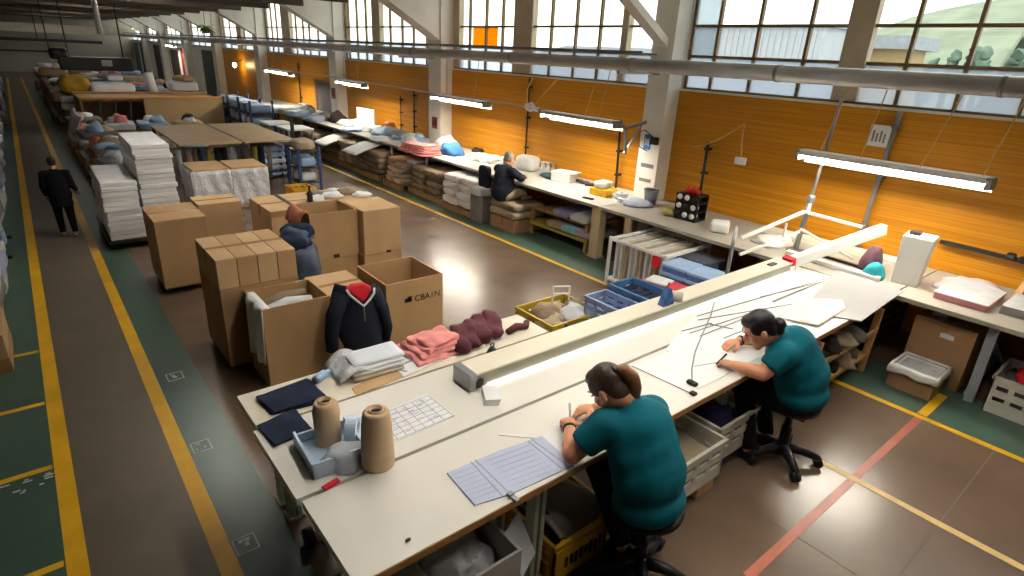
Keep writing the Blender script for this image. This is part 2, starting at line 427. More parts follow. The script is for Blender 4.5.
def window(n, y0, y1, bars, posts, ambers=(), frosted=None):
    r = sroot('window_%d' % n)
    b = MB(); x0, x1 = XW+.06, XW+.11
    for z in (SILL+.03, 3.43, 3.9, 5.12): b.box(x0, x1, y0, y1, z-.022, z+.022)
    for y in list(bars) + [y0+.02, y1-.02]: b.box(x0-.01, x1+.01, y-.022, y+.022, SILL+.02, 5.14)
    obj('window_frame', b, M_brown, r)
    for (a, c) in posts: obj('window_post', MB().box(x0-.04, x1+.06, a, c, SILL+.05, 5.14), M_postb, r)
    xm = XW+.085
    obj('lower_pane', MB().box(xm-.004, xm+.004, y0, y1, SILL+.02, 3.43), M_frost, r)
    obj('upper_pane', MB().box(xm-.004, xm+.004, y0, y1, 3.43, 5.12), M_glass, r)
    if frosted: obj('frosted_side_pane', MB().box(xm-.02, xm-.012, *frosted, 3.43, 5.12), M_frost, r)
    for (a, c) in ambers:
        obj('amber_pane', MB().box(xm-.02, xm-.012, a, c, 3.45, 3.88), M_amber, r)
window(1, -.25, 6.42, (5.92, 5.22, 4.43, 3.07, 2.4, 1.75, 1.05, .4), ((3.56, 3.9),), (), (5.92, 6.42))
window(2, 6.92, 13.6, (12.95, 12.27, 11.63, 9.95, 9.21, 8.54), ((10.52, 11.16), (7.8, 7.95), (13.35, 13.6)), ((12.3, 12.8), (11.8, 12.2)))
window(3, 14.25, 20.23, (20.0, 19.37, 18.71, 17.1, 16.37, 15.73, 15.0), ((17.68, 18.2),))
window(4, 20.87, 28.48, (28.4, 27.76, 27.13, 24.9, 24.15, 23.54, 22.7, 21.9), ((25.46, 26.4),))
window(5, 29.22, 35.4, (34.2, 33., 31.8, 30.4), ((32.2, 32.7),))
window(6, 36.52, 42.6, (41., 39.6, 38.2), ())
window(7, 43.82, 50.0, (48.6, 47.2, 45.6), ())
window(8, 51.22, 57.3, (55.6, 54., 52.6), ())
window(9, 58.52, 65.6, (63., 61.), ())
window(10, -7.08, -.78, (-6.4, -5.6, -4.8, -3., -2.2, -1.4), ((-4., -3.7),))
# dark loading doors in the far white part of the wall
M_door = [mat('door_paint_%d' % k, c, rough=.6, var=.1, scale=2) for k, c in enumerate(('#3A4038', '#5A4A46', '#8E2420', '#4E4648', '#3E4E60', '#54707E'))]
for k, (y0, y1, z1, mi) in enumerate(((36.8, 40.2, 2.7, 0), (43.9, 46.0, 2.65, 2), (46.6, 49.4, 2.5, 1), (51.4, 55.4, 2.7, 3), (58.7, 61.6, 2.75, 4), (62.2, 65., 2.7, 5))):
    r = sroot('door_%d' % (k+1))
    obj('door_leaf', MB().box(XW-.05, XW+.02, y0, y1, 0, z1), M_door[mi], r)
    b = MB().box(XW-.08, XW+.02, y0-.1, y0, 0, z1+.1).box(XW-.08, XW+.02, y1, y1+.1, 0, z1+.1).box(XW-.08, XW+.02, y0-.1, y1+.1, z1, z1+.1)
    obj('door_frame', b, M_whitecol, r)
r = sroot('door_7'); obj('door_leaf', MB().box(XW-.04, XW+.01, 21.1, 22.9, 0, 1.98), M_door[3], r)
obj('door_frame', MB().box(XW-.06, XW+.01, 20.95, 21.1, 0, 2.06).box(XW-.06, XW+.01, 22.9, 23.05, 0, 2.06).box(XW-.06, XW+.01, 20.95, 23.05, 1.98, 2.06), M_brown, r)

M_leftwall = mat('dim_left_wall', '#8A857C', rough=.8, var=.06, scale=1)
struct('wall_left', MB().box(-6.12, -6, -8, YF, 0, 5.7), M_leftwall)
struct('wall_back', MB().box(-6.12, 9.2, -8.12, -8, 0, 5.7), M_leftwall)
struct('wall_far', MB().box(-6.12, 9.2, YF, YF+.12, 0, 5.7), mat('far_wall_paint', '#B5AEA0', rough=.8, var=.06, scale=.6))
# roof: low dark deck over the hall, raised white strip along the windows
struct('ceiling', MB().box(-6.12, 6.95, -8, YF, 4.6, 4.72), M_ceil)
struct('ceiling_raised', MB().box(6.85, 9.2, -8, YF, 5.6, 5.72), M_white)
struct('trim_2', MB().box(6.83, 6.95, -8, YF, 4.56, 5.62), M_white)
b = MB()
for y in range(9, 64, 3): b.box(-6, 6.84, y, y+.16, 4.3, 4.6)
for x in (-3.2, -.4, 2.6, 5.2): b.box(x, x+.12, -4, YF-.2, 4.42, 4.6)
struct('ceiling_beams', b, mat('ceiling_beam_paint', '#6E665A', rough=.8, var=.12, scale=1.5))
# outer ends of the far hall: low pale gantry beams seen end-on under the roof
struct('trim_3', MB().box(-6, 8.6, 60, 60.3, 3.15, 3.75), mat('far_gantry_cream', '#CFC6AE', rough=.7))

# what stands outside the windows
struct('exterior_ground', MB().box(9.4, 260, -140, 200, -4.2, -4), mat('yard_asphalt', '#84888A', rough=.9))
def px_box(x, xd, a, bq):           # x-plane, thickness, two opposite picture corners
    (y0, z0), (y1, z1) = PX(*a, x), PX(*bq, x)
    return min(y0, y1), max(y0, y1), min(z0, z1), max(z0, z1)
y0, y1, z0, z1 = px_box(34, 0, (838, 62), (912, 36))
t = th('factory_building', 'tan factory building with flat grey roof seen through the near window', 'building', (34, (y0+y1)/2, -4))
hw = (y1-y0)/2; M_tan = mat('tan_render', '#A48E68', rough=.9, var=.06); M_groof = mat('grey_roofing', '#8E969C', rough=.8)
obj('wall', MB().box(0, 2.5, -hw, hw, 0, z1+4-.6), M_tan, t)
obj('roof', MB().box(-.5, 3., -hw-.4, hw+.4, z1+4-.6, z1+4), M_groof, t)
b = MB()
for q in range(5): b.box(-.05, .02, -hw+.8+q*hw*.38, -hw+.8+q*hw*.38+1.0, z1+4-2.1, z1+4-1.35)
obj('window_band', b, mat('shed_window', '#4A4A46', rough=.4), t)
(ya, za), (yb, zb) = PX(668, 66, 30), PX(826, 27, 30)
t = th('corrugated_hall', 'pale blue-grey corrugated hall behind the window next to the white pier', 'building', (30, (ya+yb)/2, -4))
hw = abs(ya-yb)/2; M_corr = mat('pale_blue_sheeting', '#A9B0B8', rough=.7, var=.08, scale=3, stretch=(1, 6, .3))
obj('wall', MB().box(0, 3, -hw, hw, 0, zb+4), M_corr, t); obj('roof', MB().box(-.2, 3.1, -hw-.2, hw+.2, zb+4, zb+4.12), M_groof, t)
b = MB()
for q in range(26): b.box(-.06, 0, -hw+q*hw/12.8, -hw+q*hw/12.8+.06, 0, zb+3.9)
obj('ribs', b, M_corr, t)
(ya, za), (yb, zb) = PX(532, 60, 34), PX(655, 44, 34)
t = th('grey_shed', 'long pale grey shed roof seen through the middle windows', 'building', (34, (ya+yb)/2, -4))
hw = abs(ya-yb)/2
obj('wall', MB().box(0, 8, -hw, hw, 0, za+4+.3), mat('shed_wall', '#7A7E84', rough=.8), t)
obj('roof', MB().prism([(-.4, za+4.3), (8.4, za+4.3), (4, za+5.3)], -hw-.3, hw+.3, 'y'), mat('shed_roof', '#666C76', rough=.7), t)
# the hill and its trees
b = MB()
ridge = [PX(px_, py_, 150) for px_, py_ in ((1060, 3), (1035, 4), (1010, 6), (980, 9), (950, 15), (925, 21), (895, 31), (860, 42), (800, 54))]
def hillf(u, v):
    k = min(len(ridge)-2, int(u*(len(ridge)-1))); q = u*(len(ridge)-1)-k
    y = ridge[k][0]*(1-q)+ridge[k+1][0]*q; z = ridge[k][1]*(1-q)+ridge[k+1][1]*q
    if v <= .7: return (95 + 55*v/.7, y*(.85+.15*v/.7), -4 + (z+4)*math.sin(v/.7*PI/2)**1.3 + .35*noise.noise(Vector((y*.15, v*6, 0)))*v)
    return (150 + 60*(v-.7)/.3, y, -4 + (z+4)*math.cos((v-.7)/.3*PI/2))
b.grid(hillf, 40, 14, 1.)
struct('hill_ground', b, mat('hill_grass', '#7E8876', rough=.95, var=.2, scale=.2))
treeM = mat('far_tree_leaves', '#5C7064', rough=.95, var=.35, scale=.9)
trunkM = mat('far_tree_bark', '#4A3C2E', rough=.9)
for k in range(7):
    pxx = 912 + k*21; ty, tz = PX(pxx, 47 + rnd.uniform(-5, 4) + (0 if k > 2 else 6), 60)
    rr = rnd.uniform(.62, .78)
    t = th('tree', 'dark green bushy tree in the row outside the right window', 'tree', (60 + rnd.uniform(-2, 2), ty, -4), group='trees beyond the right window')
    c = MB()
    for q in range(7):
        c.rbox((rnd.uniform(-.3, .3), rnd.uniform(-.25, .25), tz+4-rr*.9-q*.42), (rr*1.3, rr*(1.1+.1*q), rr*1.3), .5, 6, .3, 1.6, k*3+q)
    obj('crown', c, treeM, t, True); obj('trunk', MB().tube([(0, 0, 0), (.1, 0, tz+3-rr)], .25, 8), trunkM, t)
for k in range(7):
    yy, zz = PX(944 + k*11 + (k % 3)*3, 12 - 5*math.sin(k/6*PI), 152)
    t = th('tree', 'small pale tree on the distant hilltop', 'tree', (153, yy, zz-1.8), group='trees on the hilltop')
    obj('crown', MB().rbox((0, 0, 1.6), (1., 1.5, 1.3 + rnd.uniform(-.4, .5)), .5, 6, .5, .8, k), treeM, t, True); obj('trunk', MB().tube([(0, 0, 0), (0, 0, 2)], .2, 6), trunkM, t)

# ================================================================== PIPES, LAMPS, WALL FITTINGS
t = th('overhead_pipe', 'thick grey lagged pipe running the length of the hall before the windows', 'pipe', (7.6, 0, 3.25))
obj('pipe_run', MB().tube([(0, -6, 0), (0, 20, 0), (0, 64, 0)], .1, 20), M_pipe, t, True)
for y in (-2., 1.66, 4.0, 6.4, 9.4, 13.2, 17, 21, 26, 31, 37, 43): obj('pipe_collar', MB().tube([(0, y-.02, 0), (0, y+.02, 0)], .108, 20), M_steel, t, True)
for y in (6.68, 13.9, 20.5, 28.8, 36.1, 43.4, 50.8): obj('pipe_bracket', MB().bar((.0, y, -.12), (1.04, y, -.12), .06, .05), M_steel, t)
t = th('cable_conduit', 'thin grey conduit above the thick overhead pipe', 'pipe', (7.68, 0, 3.43))
obj('conduit_run', MB().tube([(0, 6.3, 0), (0, 62, 0)], .028, 10), M_steel, t, True)
for y in (6.68, 13.9, 20.5, 28.8, 36.1): obj('conduit_bracket', MB().bar((0, y+.1, 0), (.96, y+.1, 0), .04, .03), M_steel, t)
t = th('lower_wall_cable', 'thin dark cable tray strung along the planks at lamp height', 'cable', (8.3, 0, 2.27))
obj('cable_run', MB().tube([(0, 8.9, .0), (0, 11, .05), (0, 13.6, .02), (0, 20, .06), (0, 26, .02)], .018, 8), M_steel, t)

def lamp(label, y0, y1, x=7.9, z=2.24, drops=(), lit=M_tube, thing_name='tube_lamp', grp=None):
    L = (y1-y0); t = th(thing_name, label, 'lamp', (x, (y0+y1)/2, z), group=grp)
    obj('lamp_housing', MB().prism([(-.12, .035), (-.1, .1), (.1, .1), (.14, .035)], -L/2, L/2, 'y'), M_whitemet, t)
    obj('wall_side_reflector', MB().prism([(.14, .05), (.125, .05), (.15, -.075), (.16, -.075)], -L/2, L/2, 'y'), M_whitemet, t)
    obj('lamp_tube', MB().tube([(-.06, -L/2+.05, .014), (-.06, L/2-.05, .014)], .017, 12), lit, t, True)
    obj('lamp_tube', MB().tube([(.06, -L/2+.05, .014), (.06, L/2-.05, .014)], .017, 12), lit, t, True)
    for q in (-1, 1): obj('end_cap', MB().box(-.11, .11, q*L/2-.025, q*L/2+.025, -.03, .1), M_steel, t)
    for (dy, dx, dz) in drops:
        obj('hanging_cord', MB().tube([(0, dy, .1), (dx*.5, dy-.07*dz, .45), (dx, dy-.16*dz, .9)], .007, 6), M_cord, t)
    return t
lamp('nearest white twin tube lamp hung by tan cords over the right bench', 1.55, 3.62, drops=((-.95, -.2, 1), (-.35, .1, 1), (.3, -.2, 1), (.8, 0, 1)))
lamp('second white tube lamp hung before the planks left of the wide column', 6.83, 8.72, drops=((-.5, .0, 1), (-.15, .1, 1)))
lamp('third white tube lamp hung beside the white column with red plaque', 10.6, 12.75, drops=((-.6, .0, 1), (.5, 0, 0)))
lamp('fourth tube lamp far along the bench wall', 16.6, 18.4, drops=((-.5, 0, 1), (.5, 0, 1)))
lamp('fifth tube lamp in a white tray beyond the second white column', 22.6, 25.2, drops=((-.5, 0, 1), (.5, 0, 1)))
t = th('wall_bulb', 'bright bare bulb glowing on the far orange planks', 'lamp', (8.6, 32.3, 2.18))
obj('bulb', MB().ell((0, 0, 0), (.09, .09, .1)), M_glow, t, True); obj('bulb_arm', MB().tube([(0, 0, .1), (.38, 0, .25)], .02, 8), M_darkmet, t)
t = lamp('white tube lamp above the red far door', 44.2, 46.4, 8.3, 2.75, drops=((-.6, 0, 0), (.6, 0, 0)))
# unseen tube lights added to brighten the hall
for k, (x, y, z) in enumerate(((2.6, 1.0, 4.34), (4.7, 1.0, 4.34), (2.6, 3.6, 4.34), (4.7, 3.6, 4.34), (3.2, 7.2, 4.34), (1.8, 10.4, 4.34), (4.2, 12.2, 4.34), (3.0, 22.5, 4.5), (3.0, 31.5, 4.5), (3.0, 43.5, 4.5), (3., 55.5, 4.5))):
    t = th('added_hall_lamp', 'added unseen twin tube batten on the ceiling deck over the hall', 'lamp', (x, y, z), PI/2 if z < 4.4 else 0, group='added ceiling battens')
    obj('lamp_housing', MB().box(-1.1, 1.1, -.11, .11, .03, .12), M_whitemet, t, bev=.01)
    if z > 4.4: pass
    else:
        for q in (-1, 1):
            obj('reflector', MB().prism([(q*.11, .05), (q*.12, .05), (q*.21, -.22), (q*.2, -.22)], -1.1, 1.1, 'x').box(q*1.1-.005, q*1.1+.005, -.2, .2, -.22, .1), M_whitemet, t)  # skirts shaped to keep the added light off the upper planks
    obj('lamp_tube', MB().tube([(-1.05, -.06, 0), (1.05, -.06, 0)], .03, 10), M_tube2, t, True)
    obj('lamp_tube', MB().tube([(-1.05, .06, 0), (1.05, .06, 0)], .03, 10), M_tube2, t, True)
    for q in (-.8, .8): obj('hanger', MB().bar((q, 0, .12), (q, 0, 4.59-z), .02), M_steel, t)

# vertical conduits on the planks
def conduit(label, x, y0, z0, y1, z1, r=.025, m=M_darkmet):
    t = th('wall_conduit', label, 'pipe', (x, y0, z0))
    obj('conduit_pipe', MB().tube([(0, 0, 0), (0, y1-y0, z1-z0)], r, 10), m, t, True)
    for q in (.2, .55, .9): obj('pipe_clip', MB().box(-.03, XW-x-.002, (y1-y0)*q-.04, (y1-y0)*q+.04, (z1-z0)*q-.02, (z1-z0)*q+.02), m, t)
conduit('dark vertical conduit on the planks left of the wide column', 8.9, 7.55, .95, 7.62, 2.25)
conduit('dark vertical conduit on the planks right of the wide column', 8.9, 5.64, .95, 5.66, 2.1)
conduit('grey vertical pipe on the planks beside the small notice', 8.88, 2.98, .95, 2.92, 2.86, .032, M_steel)
conduit('thin dark conduit on the planks between the second and third lamps', 8.93, 10.4, .95, 10.4, 2.85, .022)
conduit('thin dark conduit on the planks beyond the plaque column', 8.93, 15.5, .95, 15.5, 2.2, .022)
conduit('thinnest dark conduit on the planks farther beyond the plaque column', 8.93, 16.3, .95, 16.3, 2.0, .016)
conduit('thin dark conduit on the far planks left of the brown door', 8.93, 24.6, .95, 24.6, 2.6, .03)
t = th('hanging_lamp_bracket', 'grey angled lamp bracket at the end of the second tube lamp', 'bracket', (8.3, 6.85, 2.2))
obj('bracket_arm', MB().bar((-.3, -.1, .02), (.45, -.02, .12), .05), M_steel, t); obj('bracket_post', MB().bar((-.26, -.1, .02), (-.2, -.1, -.42), .04), M_steel, t)
obj('bracket_brace', MB().bar((-.24, -.1, -.4), (.2, -.06, .06), .03), M_steel, t)
t = th('junction_box', 'small dark junction box with cables on the wide column', 'box', (8.62, 6.55, 2.02))
obj('box_body', MB().box(-.06, .02, -.08, .06, -.07, .06), M_darkmet, t, bev=.008)
obj('cable_loop', MB().tube([(-.02, .02, .05), (-.06, .2, .16), (-.06, .32, .1), (-.03, .3, -.15), (-.02, .12, -.2)], .009, 6), M_darkmet, t)
# plaques, notices
def plaque(label, y, z, w, h, m, m2, x=8.645):
    t = th('wall_sign', label, 'sign', (x, y, z))
    obj('sign_board', MB().box(-.012, .004, -w/2, w/2, -h/2, h/2), m, t)
    b = MB()
    r = random.Random(int(y*10))
    for q in range(4):
        yy = -w*.3 + q*w*.18; b.box(-.016, -.012, yy, yy+w*.1, -h*.3+r.random()*.1*h, h*.1+r.random()*h*.2)
    obj('sign_print', b, m2, t)
M_redsign = mat('faded_red_sign', '#9A4630', rough=.6); M_calblue = mat('calendar_blue', '#2F7FB8', rough=.6); M_signgrey = mat('notice_print', '#80807C', rough=.7)
plaque('small red plaque on the white column by the third lamp', 13.9, 1.5, .26, .3, M_redsign, M_dark)
plaque('small red plaque on the farther white column by the brown door', 20.6, 1.75, .34, .36, M_redsign, M_dark)
plaque('small pale notice with grey print hung on the planks by the pipe', 3.1, 2.53, .26, .28, M_paper, M_signgrey, 8.93)
plaque('blue and white calendar sheet on the wide column', 6.72, 1.97, .14, .26, M_calblue, M_paper)
t = th('column_slip', 'pair of greyish printed slips stuck to the wide column', 'notice', (8.645, 6.68, 1.42))
obj('upper_slip', MB().box(-.006, .003, -.16, .12, .1, .17), M_signgrey, t); obj('lower_slip', MB().box(-.006, .003, -.14, .12, -.16, -.1), M_signgrey, t)
# cords and sockets dangling in front of the planks
t = th('hanging_socket', 'white socket block hanging on two tan cords over the right planks', 'socket', (8.2, 4.62, 2.0))
obj('socket_block', MB().cbox((0, 0, 0), (.08, .16, .1), .3), M_paperg, t, bev=.01)
obj('socket_cord', MB().tube([(0, 0, .05), (.02, .05, .3), (.1, .1, .52)], .012, 6).tube([(.1, .1, .52), (.05, .45, .25), (0, .7, .12), (-.02, .85, .1)], .012, 6), M_cord, t)
t = th('hanging_connectors', 'tangle of white connectors hanging between the second and third lamps', 'cables', (8.3, 9.6, 2.25))
obj('connector', MB().rbox((0, 0, .06), (.12, .3, .14), .4, 5, .05, 6, 3).rbox((0, -.22, .02), (.1, .12, .1), .4, 4, .03, 6, 4), M_paperg, t)
obj('cluster_cable', MB().tube([(0, -.1, .1), (.1, -.3, .35), (.3, -.42, .62)], .014, 6).tube([(0, .1, .1), (.15, .3, .4), (.4, .42, .62)], .014, 6), M_cord, t)
t = th('bench_power_rail', 'dark cable trunking strung along the planks at the right end', 'rail', (8.9, .8, 1.12))
obj('rail_bar', MB().bar((0, 1.25, .22), (0, -1.2, .18), .04, .05), M_darkmet, t)
b = MB()
for q in range(7): b.rbox((-.05, .5-q*.12, .24), (.08, .1, .09), .4, 4, .02, 9, q)
obj('cable_bundle', b, M_black, t)
# plant and rod in the far raised bay, duct and post under the far roof
t = th('hanging_plant', 'green leafy plant hanging by the far haunched frame', 'plant', (7.55, 32.5, 3.7))
obj('plant_pot', MB().lathe([(.14, -.16), (.2, .06), (.17, .05)], n=14), M_brown, t, True)
b = MB(); r = random.Random(3)
for q in range(46):
    a, e = r.uniform(0, 2*PI), r.uniform(-.5, .9); L = r.uniform(.3, .62)
    b.grid(lambda u, v, a=a, e=e, L=L: (math.cos(a)*L*u*math.cos(e), math.sin(a)*L*u*math.cos(e) + (v-.5)*.16*math.sin(PI*min(1, u+.05)), .1+L*u*math.sin(e) - .3*u*u), 5, 2, .006)
obj('plant_leaves', b, M_leafg, t, True); obj('plant_cord', MB().tube([(0, 0, .1), (0, 0, 1.9)], .012, 6), M_darkmet, t)
px0, pz0 = PY(97, 18, 22.); pz1 = PY(99, 34, 22.)[1]
t = th('roof_post', 'slim pale post hanging from the roof deck above the far aisle', 'post', (px0, 22., pz1))
obj('post_tube', MB().tube([(0, 0, 0), (0, 0, 4.58-pz1)], .075, 14), M_whitemet, t, True); obj('post_flange', MB().tube([(0, 0, 4.52-pz1), (0, 0, 4.58-pz1)], .15, 14), M_steel, t, True)
def rails():
    for k, (y, z, lab) in enumerate(((38, 2.86, 'grey cross rail spanning the far hall at the height of the pipe'), (30, 2.55, 'thin dark cross rail spanning the far left of the hall'))):
        t = th('cross_rail', lab, 'rail', (-1.5, y, z))
        obj('rail_beam', MB().bar((-4.4, 0, 0), (5.4 if k == 0 else 3.2, 0, 0), .08, .14 if k == 0 else .06), M_darkmet, t)
        b = MB()
        for x in (-3.5, -1, 1, 2.8): b.tube([(x, 0, 0), (x, 0, 4.55-z)], .025, 6)
        obj('rail_hanger', b, M_darkmet, t)
rails()
t = th('hanging_machine', 'black box machine hung under the far cross rails', 'machine', (2.75, 29.6, 2.2))
obj('machine_body', MB().box(-1.25, 1.15, -.3, .3, -.28, .22), M_black, t, bev=.03)
obj('machine_panel', MB().box(.1, .45, -.32, -.3, -.1, .12), M_steel, t)
obj('machine_head', MB().rbox((-1.2, 0, .3), (.6, .5, .4), .3, 5, .05, 4, 2), M_black, t)
obj('machine_hanger', MB().tube([(-.9, 0, .2), (-.9, 0, 2.4)], .03, 6), M_darkmet, t); obj('machine_hanger', MB().tube([(.9, 0, .2), (.9, 0, 2.4)], .03, 6), M_darkmet, t)

# ================================================================== TABLES AND BENCHES
TZ = .95
def table(name, label, x0, x1, y0, y1, m, legs, edge=True, th_=.05, mleg=None, z=TZ):
    t = th(name, label, 'table', ((x0+x1)/2, (y0+y1)/2, 0)); hx, hy = (x1-x0)/2, (y1-y0)/2
    obj('tabletop', MB().box(-hx, hx, -hy+.006, hy, z-th_, z), m, t)
    if edge: obj('edge_band', MB().box(-hx, hx, -hy, -hy+.006, z-th_, z-.004), M_edge, t)
    for (lx, ly) in legs:
        lx -= (x0+x1)/2; ly -= (y0+y1)/2
        obj('leg', MB().box(lx-.045, lx-.012, ly-.045, ly+.045, 0, z-th_).box(lx+.012, lx+.045, ly-.045, ly+.045, 0, z-th_).box(lx-.06, lx+.06, ly-.06, ly+.06, 0, .02), mleg or M_leg, t)
    obj('apron', MB().box(-hx+.1, hx-.1, -hy+.16, -hy+.19, z-th_-.09, z-th_).box(-hx+.1, hx-.1, hy-.12, hy-.09, z-th_-.09, z-th_), M_leg, t)
    return t
table('cutting_table', 'long white cutting table at which the two women in teal sit', .78, 7.4, 1.95, 2.64, M_table, ((2.08, 2.12), (4.35, 2.2), (1.0, 2.5), (2.08, 2.55), (4.35, 2.55)))
t2 = table('cutting_table', 'long white table carrying the grey rail, behind the seated women', .76, 7.4, 2.665, 3.44, M_table, ((1.1, 2.8), (1.1, 3.3), (3.2, 3.3), (5.2, 3.3), (7.2, 3.3)), edge=False)
for y in (-.3, .2): obj('caster', MB().tube([(-3.13, y, .07), (-3.07, y, .07)], .07, 14), M_black, t2, True)
table('side_table', 'narrow cream table strip under the garments and paper packs', .79, 3.38, 3.46, 3.92, M_tableY, ((1.0, 3.8), (3.2, 3.8), (1.0, 3.6), (3.2, 3.6)), edge=False)
# slanting pine leg and low shelf under the right end of the white table
t = th('table_shelf_frame', 'pine frame with low shelf under the right end of the white table', 'shelf', (6.5, 2.25, 0))
obj('shelf_board', MB().box(-.85, .72, -.26, .4, .19, .23), M_ply, t)
for (x, y, dx) in ((.7, -.24, .06), (-.85, -.24, .08), (.7, .38, .0), (-.85, .38, 0)):
    obj('leg', MB().bar((x, y, 0), (x+dx, y, .8), .07, .05), M_woodleg, t)
obj('upper_rail', MB().box(-.85, .76, -.28, -.25, .5, .55).box(-.85, .72, .36, .39, .5, .55), M_ply, t)
for k in range(3): obj('slat', MB().box(-.8+k*.5, -.74+k*.5, -.26, .38, .55, .58), M_ply, t)
r = random.Random(11)
for k in range(9):
    x = 5.85 + (k % 5)*.28; z = .235 if k < 5 else .59
    one('cloth_scrap', 'crumpled grey and beige remnant on the pine frame under the table', 'cloth', MB().heap((0, 0, 0), .14, .2, .1+.08*r.random(), .5, 7, k), (M_greycl, M_taupe, M_dark, M_beige)[k % 4], (x+r.uniform(-.04, .04), 2.15+r.uniform(-.05, .1), z), group='remnants under the table', smooth=True)

M_bencht = mat('pale_benchtop', '#C2BFB8', rough=.42, var=.04, scale=2)
def bench(label, y0, y1, posts, m=M_bencht, x0=7.44, x1=8.98, z=TZ):
    t = th('workbench', label, 'bench', ((x0+x1)/2, (y0+y1)/2, 0)); hx, hy = (x1-x0)/2, (y1-y0)/2
    obj('benchtop', MB().box(-hx, 8.63-(x0+x1)/2, -hy, hy, z-.045, z), m, t)
    cuts = [y0] + [q for c in cols if y0 < c[0] < y1 or y0 < c[1] < y1 for q in (max(y0, c[0]-.02), min(y1, c[1]+.02))] + [y1]
    for a, c in zip(cuts[::2], cuts[1::2]):
        if c-a > .05: obj('rear_ledge', MB().box(8.63-(x0+x1)/2, hx, a-(y0+y1)/2, c-(y0+y1)/2, z-.045, z), m, t)
    obj('front_edge', MB().box(-hx-.012, -hx, -hy, hy, z-.05, z-.002), M_beamface, t)
    for (y, w, mm, d) in posts:
        y -= (y0+y1)/2
        obj('leg', MB().box(-hx+.02, -hx+.02+w, y-d/2, y+d/2, 0, z-.045).box(-hx-.0, -hx+.04+w, y-d/2-.02, y+d/2+.02, 0, .03), mm, t)
        obj('leg', MB().box(hx-.42, hx-.36, y-.03, y+.03, 0, z-.045), mm, t)
    return t
M_benchg = mat('greyish_benchtop', '#ACA69B', rough=.45, var=.05, scale=2)
M_post = mat('beige_bench_post', '#C3AE8A', rough=.65, var=.08, scale=3)
bench('far white workbench beyond the farthest sacks', 13.6, 27.6, ((23.5, .05, M_darkmet, .06), (26.5, .05, M_darkmet, .06), (14.2, .05, M_whitemet, .05), (17., .05, M_whitemet, .05), (20.2, .05, M_darkmet, .06)))
bench('white workbench at which the man in navy works', 6.62, 13.58, ((6.45+.25, .16, M_post, .2), (10.2, .05, M_whitemet, .05), (12.4, .05, M_whitemet, .05)))
bench('grey-topped workbench against the planks behind the white racks', 2.0, 6.6, ((6.0, .08, M_post, .1), (3.3, .06, M_woodleg, .06)), M_benchg)
t = bench('right end of the workbench with a splayed grey steel leg', -2.5, 1.98, ((-1.4, .08, M_steel, .08),), M_benchg)
M_legg = mat('grey_enamel_leg', '#8E949A', rough=.45, var=.05)
obj('splayed_leg', MB().bar((-.7, 1.26, 0), (-.64, 1.28, .9), .09, .06).bar((.6, 1.26, .05), (-.62, 1.29, .75), .05, .04).bar((-.68, 1.3, .06), (.6, 1.3, .35), .05, .05), M_legg, t)
# low wooden pallets and shelf under the benches
def pallet(label, x, y, w, d, grp='pallets under the bench', h=.14, rz=0):
    t = th('pallet', label, 'pallet', (x, y, 0), rz, group=grp)
    b = MB()
    for q in range(5): b.box(-w/2, w/2, -d/2+q*(d-.1)/4, -d/2+q*(d-.1)/4+.1, h-.025, h)
    obj('deck', b, M_pallet, t)
    for q in (-1, 0, 1): obj('runner', MB().box(q*(w/2-.05)-.05, q*(w/2-.05)+.05, -d/2, d/2, 0, h-.025), M_pallet, t)
    return t

# sacks and bundles under the long bench
def sack(x, y, z, w, d, h, m, label, grp, seed, rad=.42, rz=0, amp=.022):
    return one('sack', label, 'sack', MB().rbox((0, 0, h/2), (w, d, h*1.02), rad, 8, amp, 5, seed), m, (x, y, z), rz, grp, True)
for (y0_, y1_, x_, n_, mm_, lab, g, hh_) in (
    (9.85, 11.15, 7.22, 4, mat('white_sack_film', '#E4DFDD', rough=.4, var=.05, scale=6, bump=.2, bscale=10), 'plump white plastic sack in the tall pile left of the man in navy', 'white sacks under the bench', .185),
    (11.3, 12.75, 7.32, 4, M_taupe, 'soft taupe bundle in the pile between white and pink sacks', 'taupe bundles under the bench', .16),
    (12.85, 13.75, 7.15, 4, mat('pinkish_bundle', '#AF9684', rough=.85, var=.14, scale=6, bump=.2), 'pinkish beige bundle in the pile topped with an orange cloth', 'pinkish bundles under the bench', .15),
    (14.1, 15.7, 7.2, 4, M_taupe, 'flattened brown bundle in the wide pile by the farther column', 'brown bundles under the bench', .17),
    (15.9, 16.9, 7.25, 4, M_beige, 'pale beige bundle in the narrow pile under the far bench', 'beige bundles under the bench', .17),
    (17.1, 18.2, 7.25, 3, M_taupe, 'dull brown bundle in the pile with a white sheet on it', 'dull bundles under the far bench', .17),
    (18.6, 20.2, 7.3, 3, M_beige, 'light beige bundle in the farthest pile under the bench', 'light bundles under the far bench', .19)):
    pallet('low wooden pallet carrying bundles under the bench', x_+.3, (y0_+y1_)/2, .95, y1_-y0_)
    nc = 2 if y1_-y0_ > .9 else 1
    for k in range(n_):
        for c in range(nc):
            dd = (y1_-y0_-.1)/nc; hh = hh_*.86
            sack(x_+.26+rnd.uniform(-.05, .05), y0_+.05+dd*(c+.5)+rnd.uniform(-.03, .03), .14+k*hh, .82*rnd.uniform(.9, 1.03), dd*rnd.uniform(.9, 1.02), hh*1.1, mm_, lab, g, k*2.3+c*7+y0_)
one('folded_cloth', 'folded pale orange cloth on top of the pinkish bundles', 'cloth', MB().rbox((0, 0, .05), (.7, .6, .1), .4, 7, .02, 5, 4), mat('pale_orange_cloth', '#D6A274', rough=.85, var=.1, bump=.15), (7.4, 13.3, .66), .1, smooth=True)
one('white_pillow', 'white plastic pillow leaning above the orange cloth', 'pillow', MB().rbox((0, 0, .06), (.5, .4, .12), .48, 7, .02, 6, 9), M_filmw, (7.45, 12.75, .66), smooth=True)
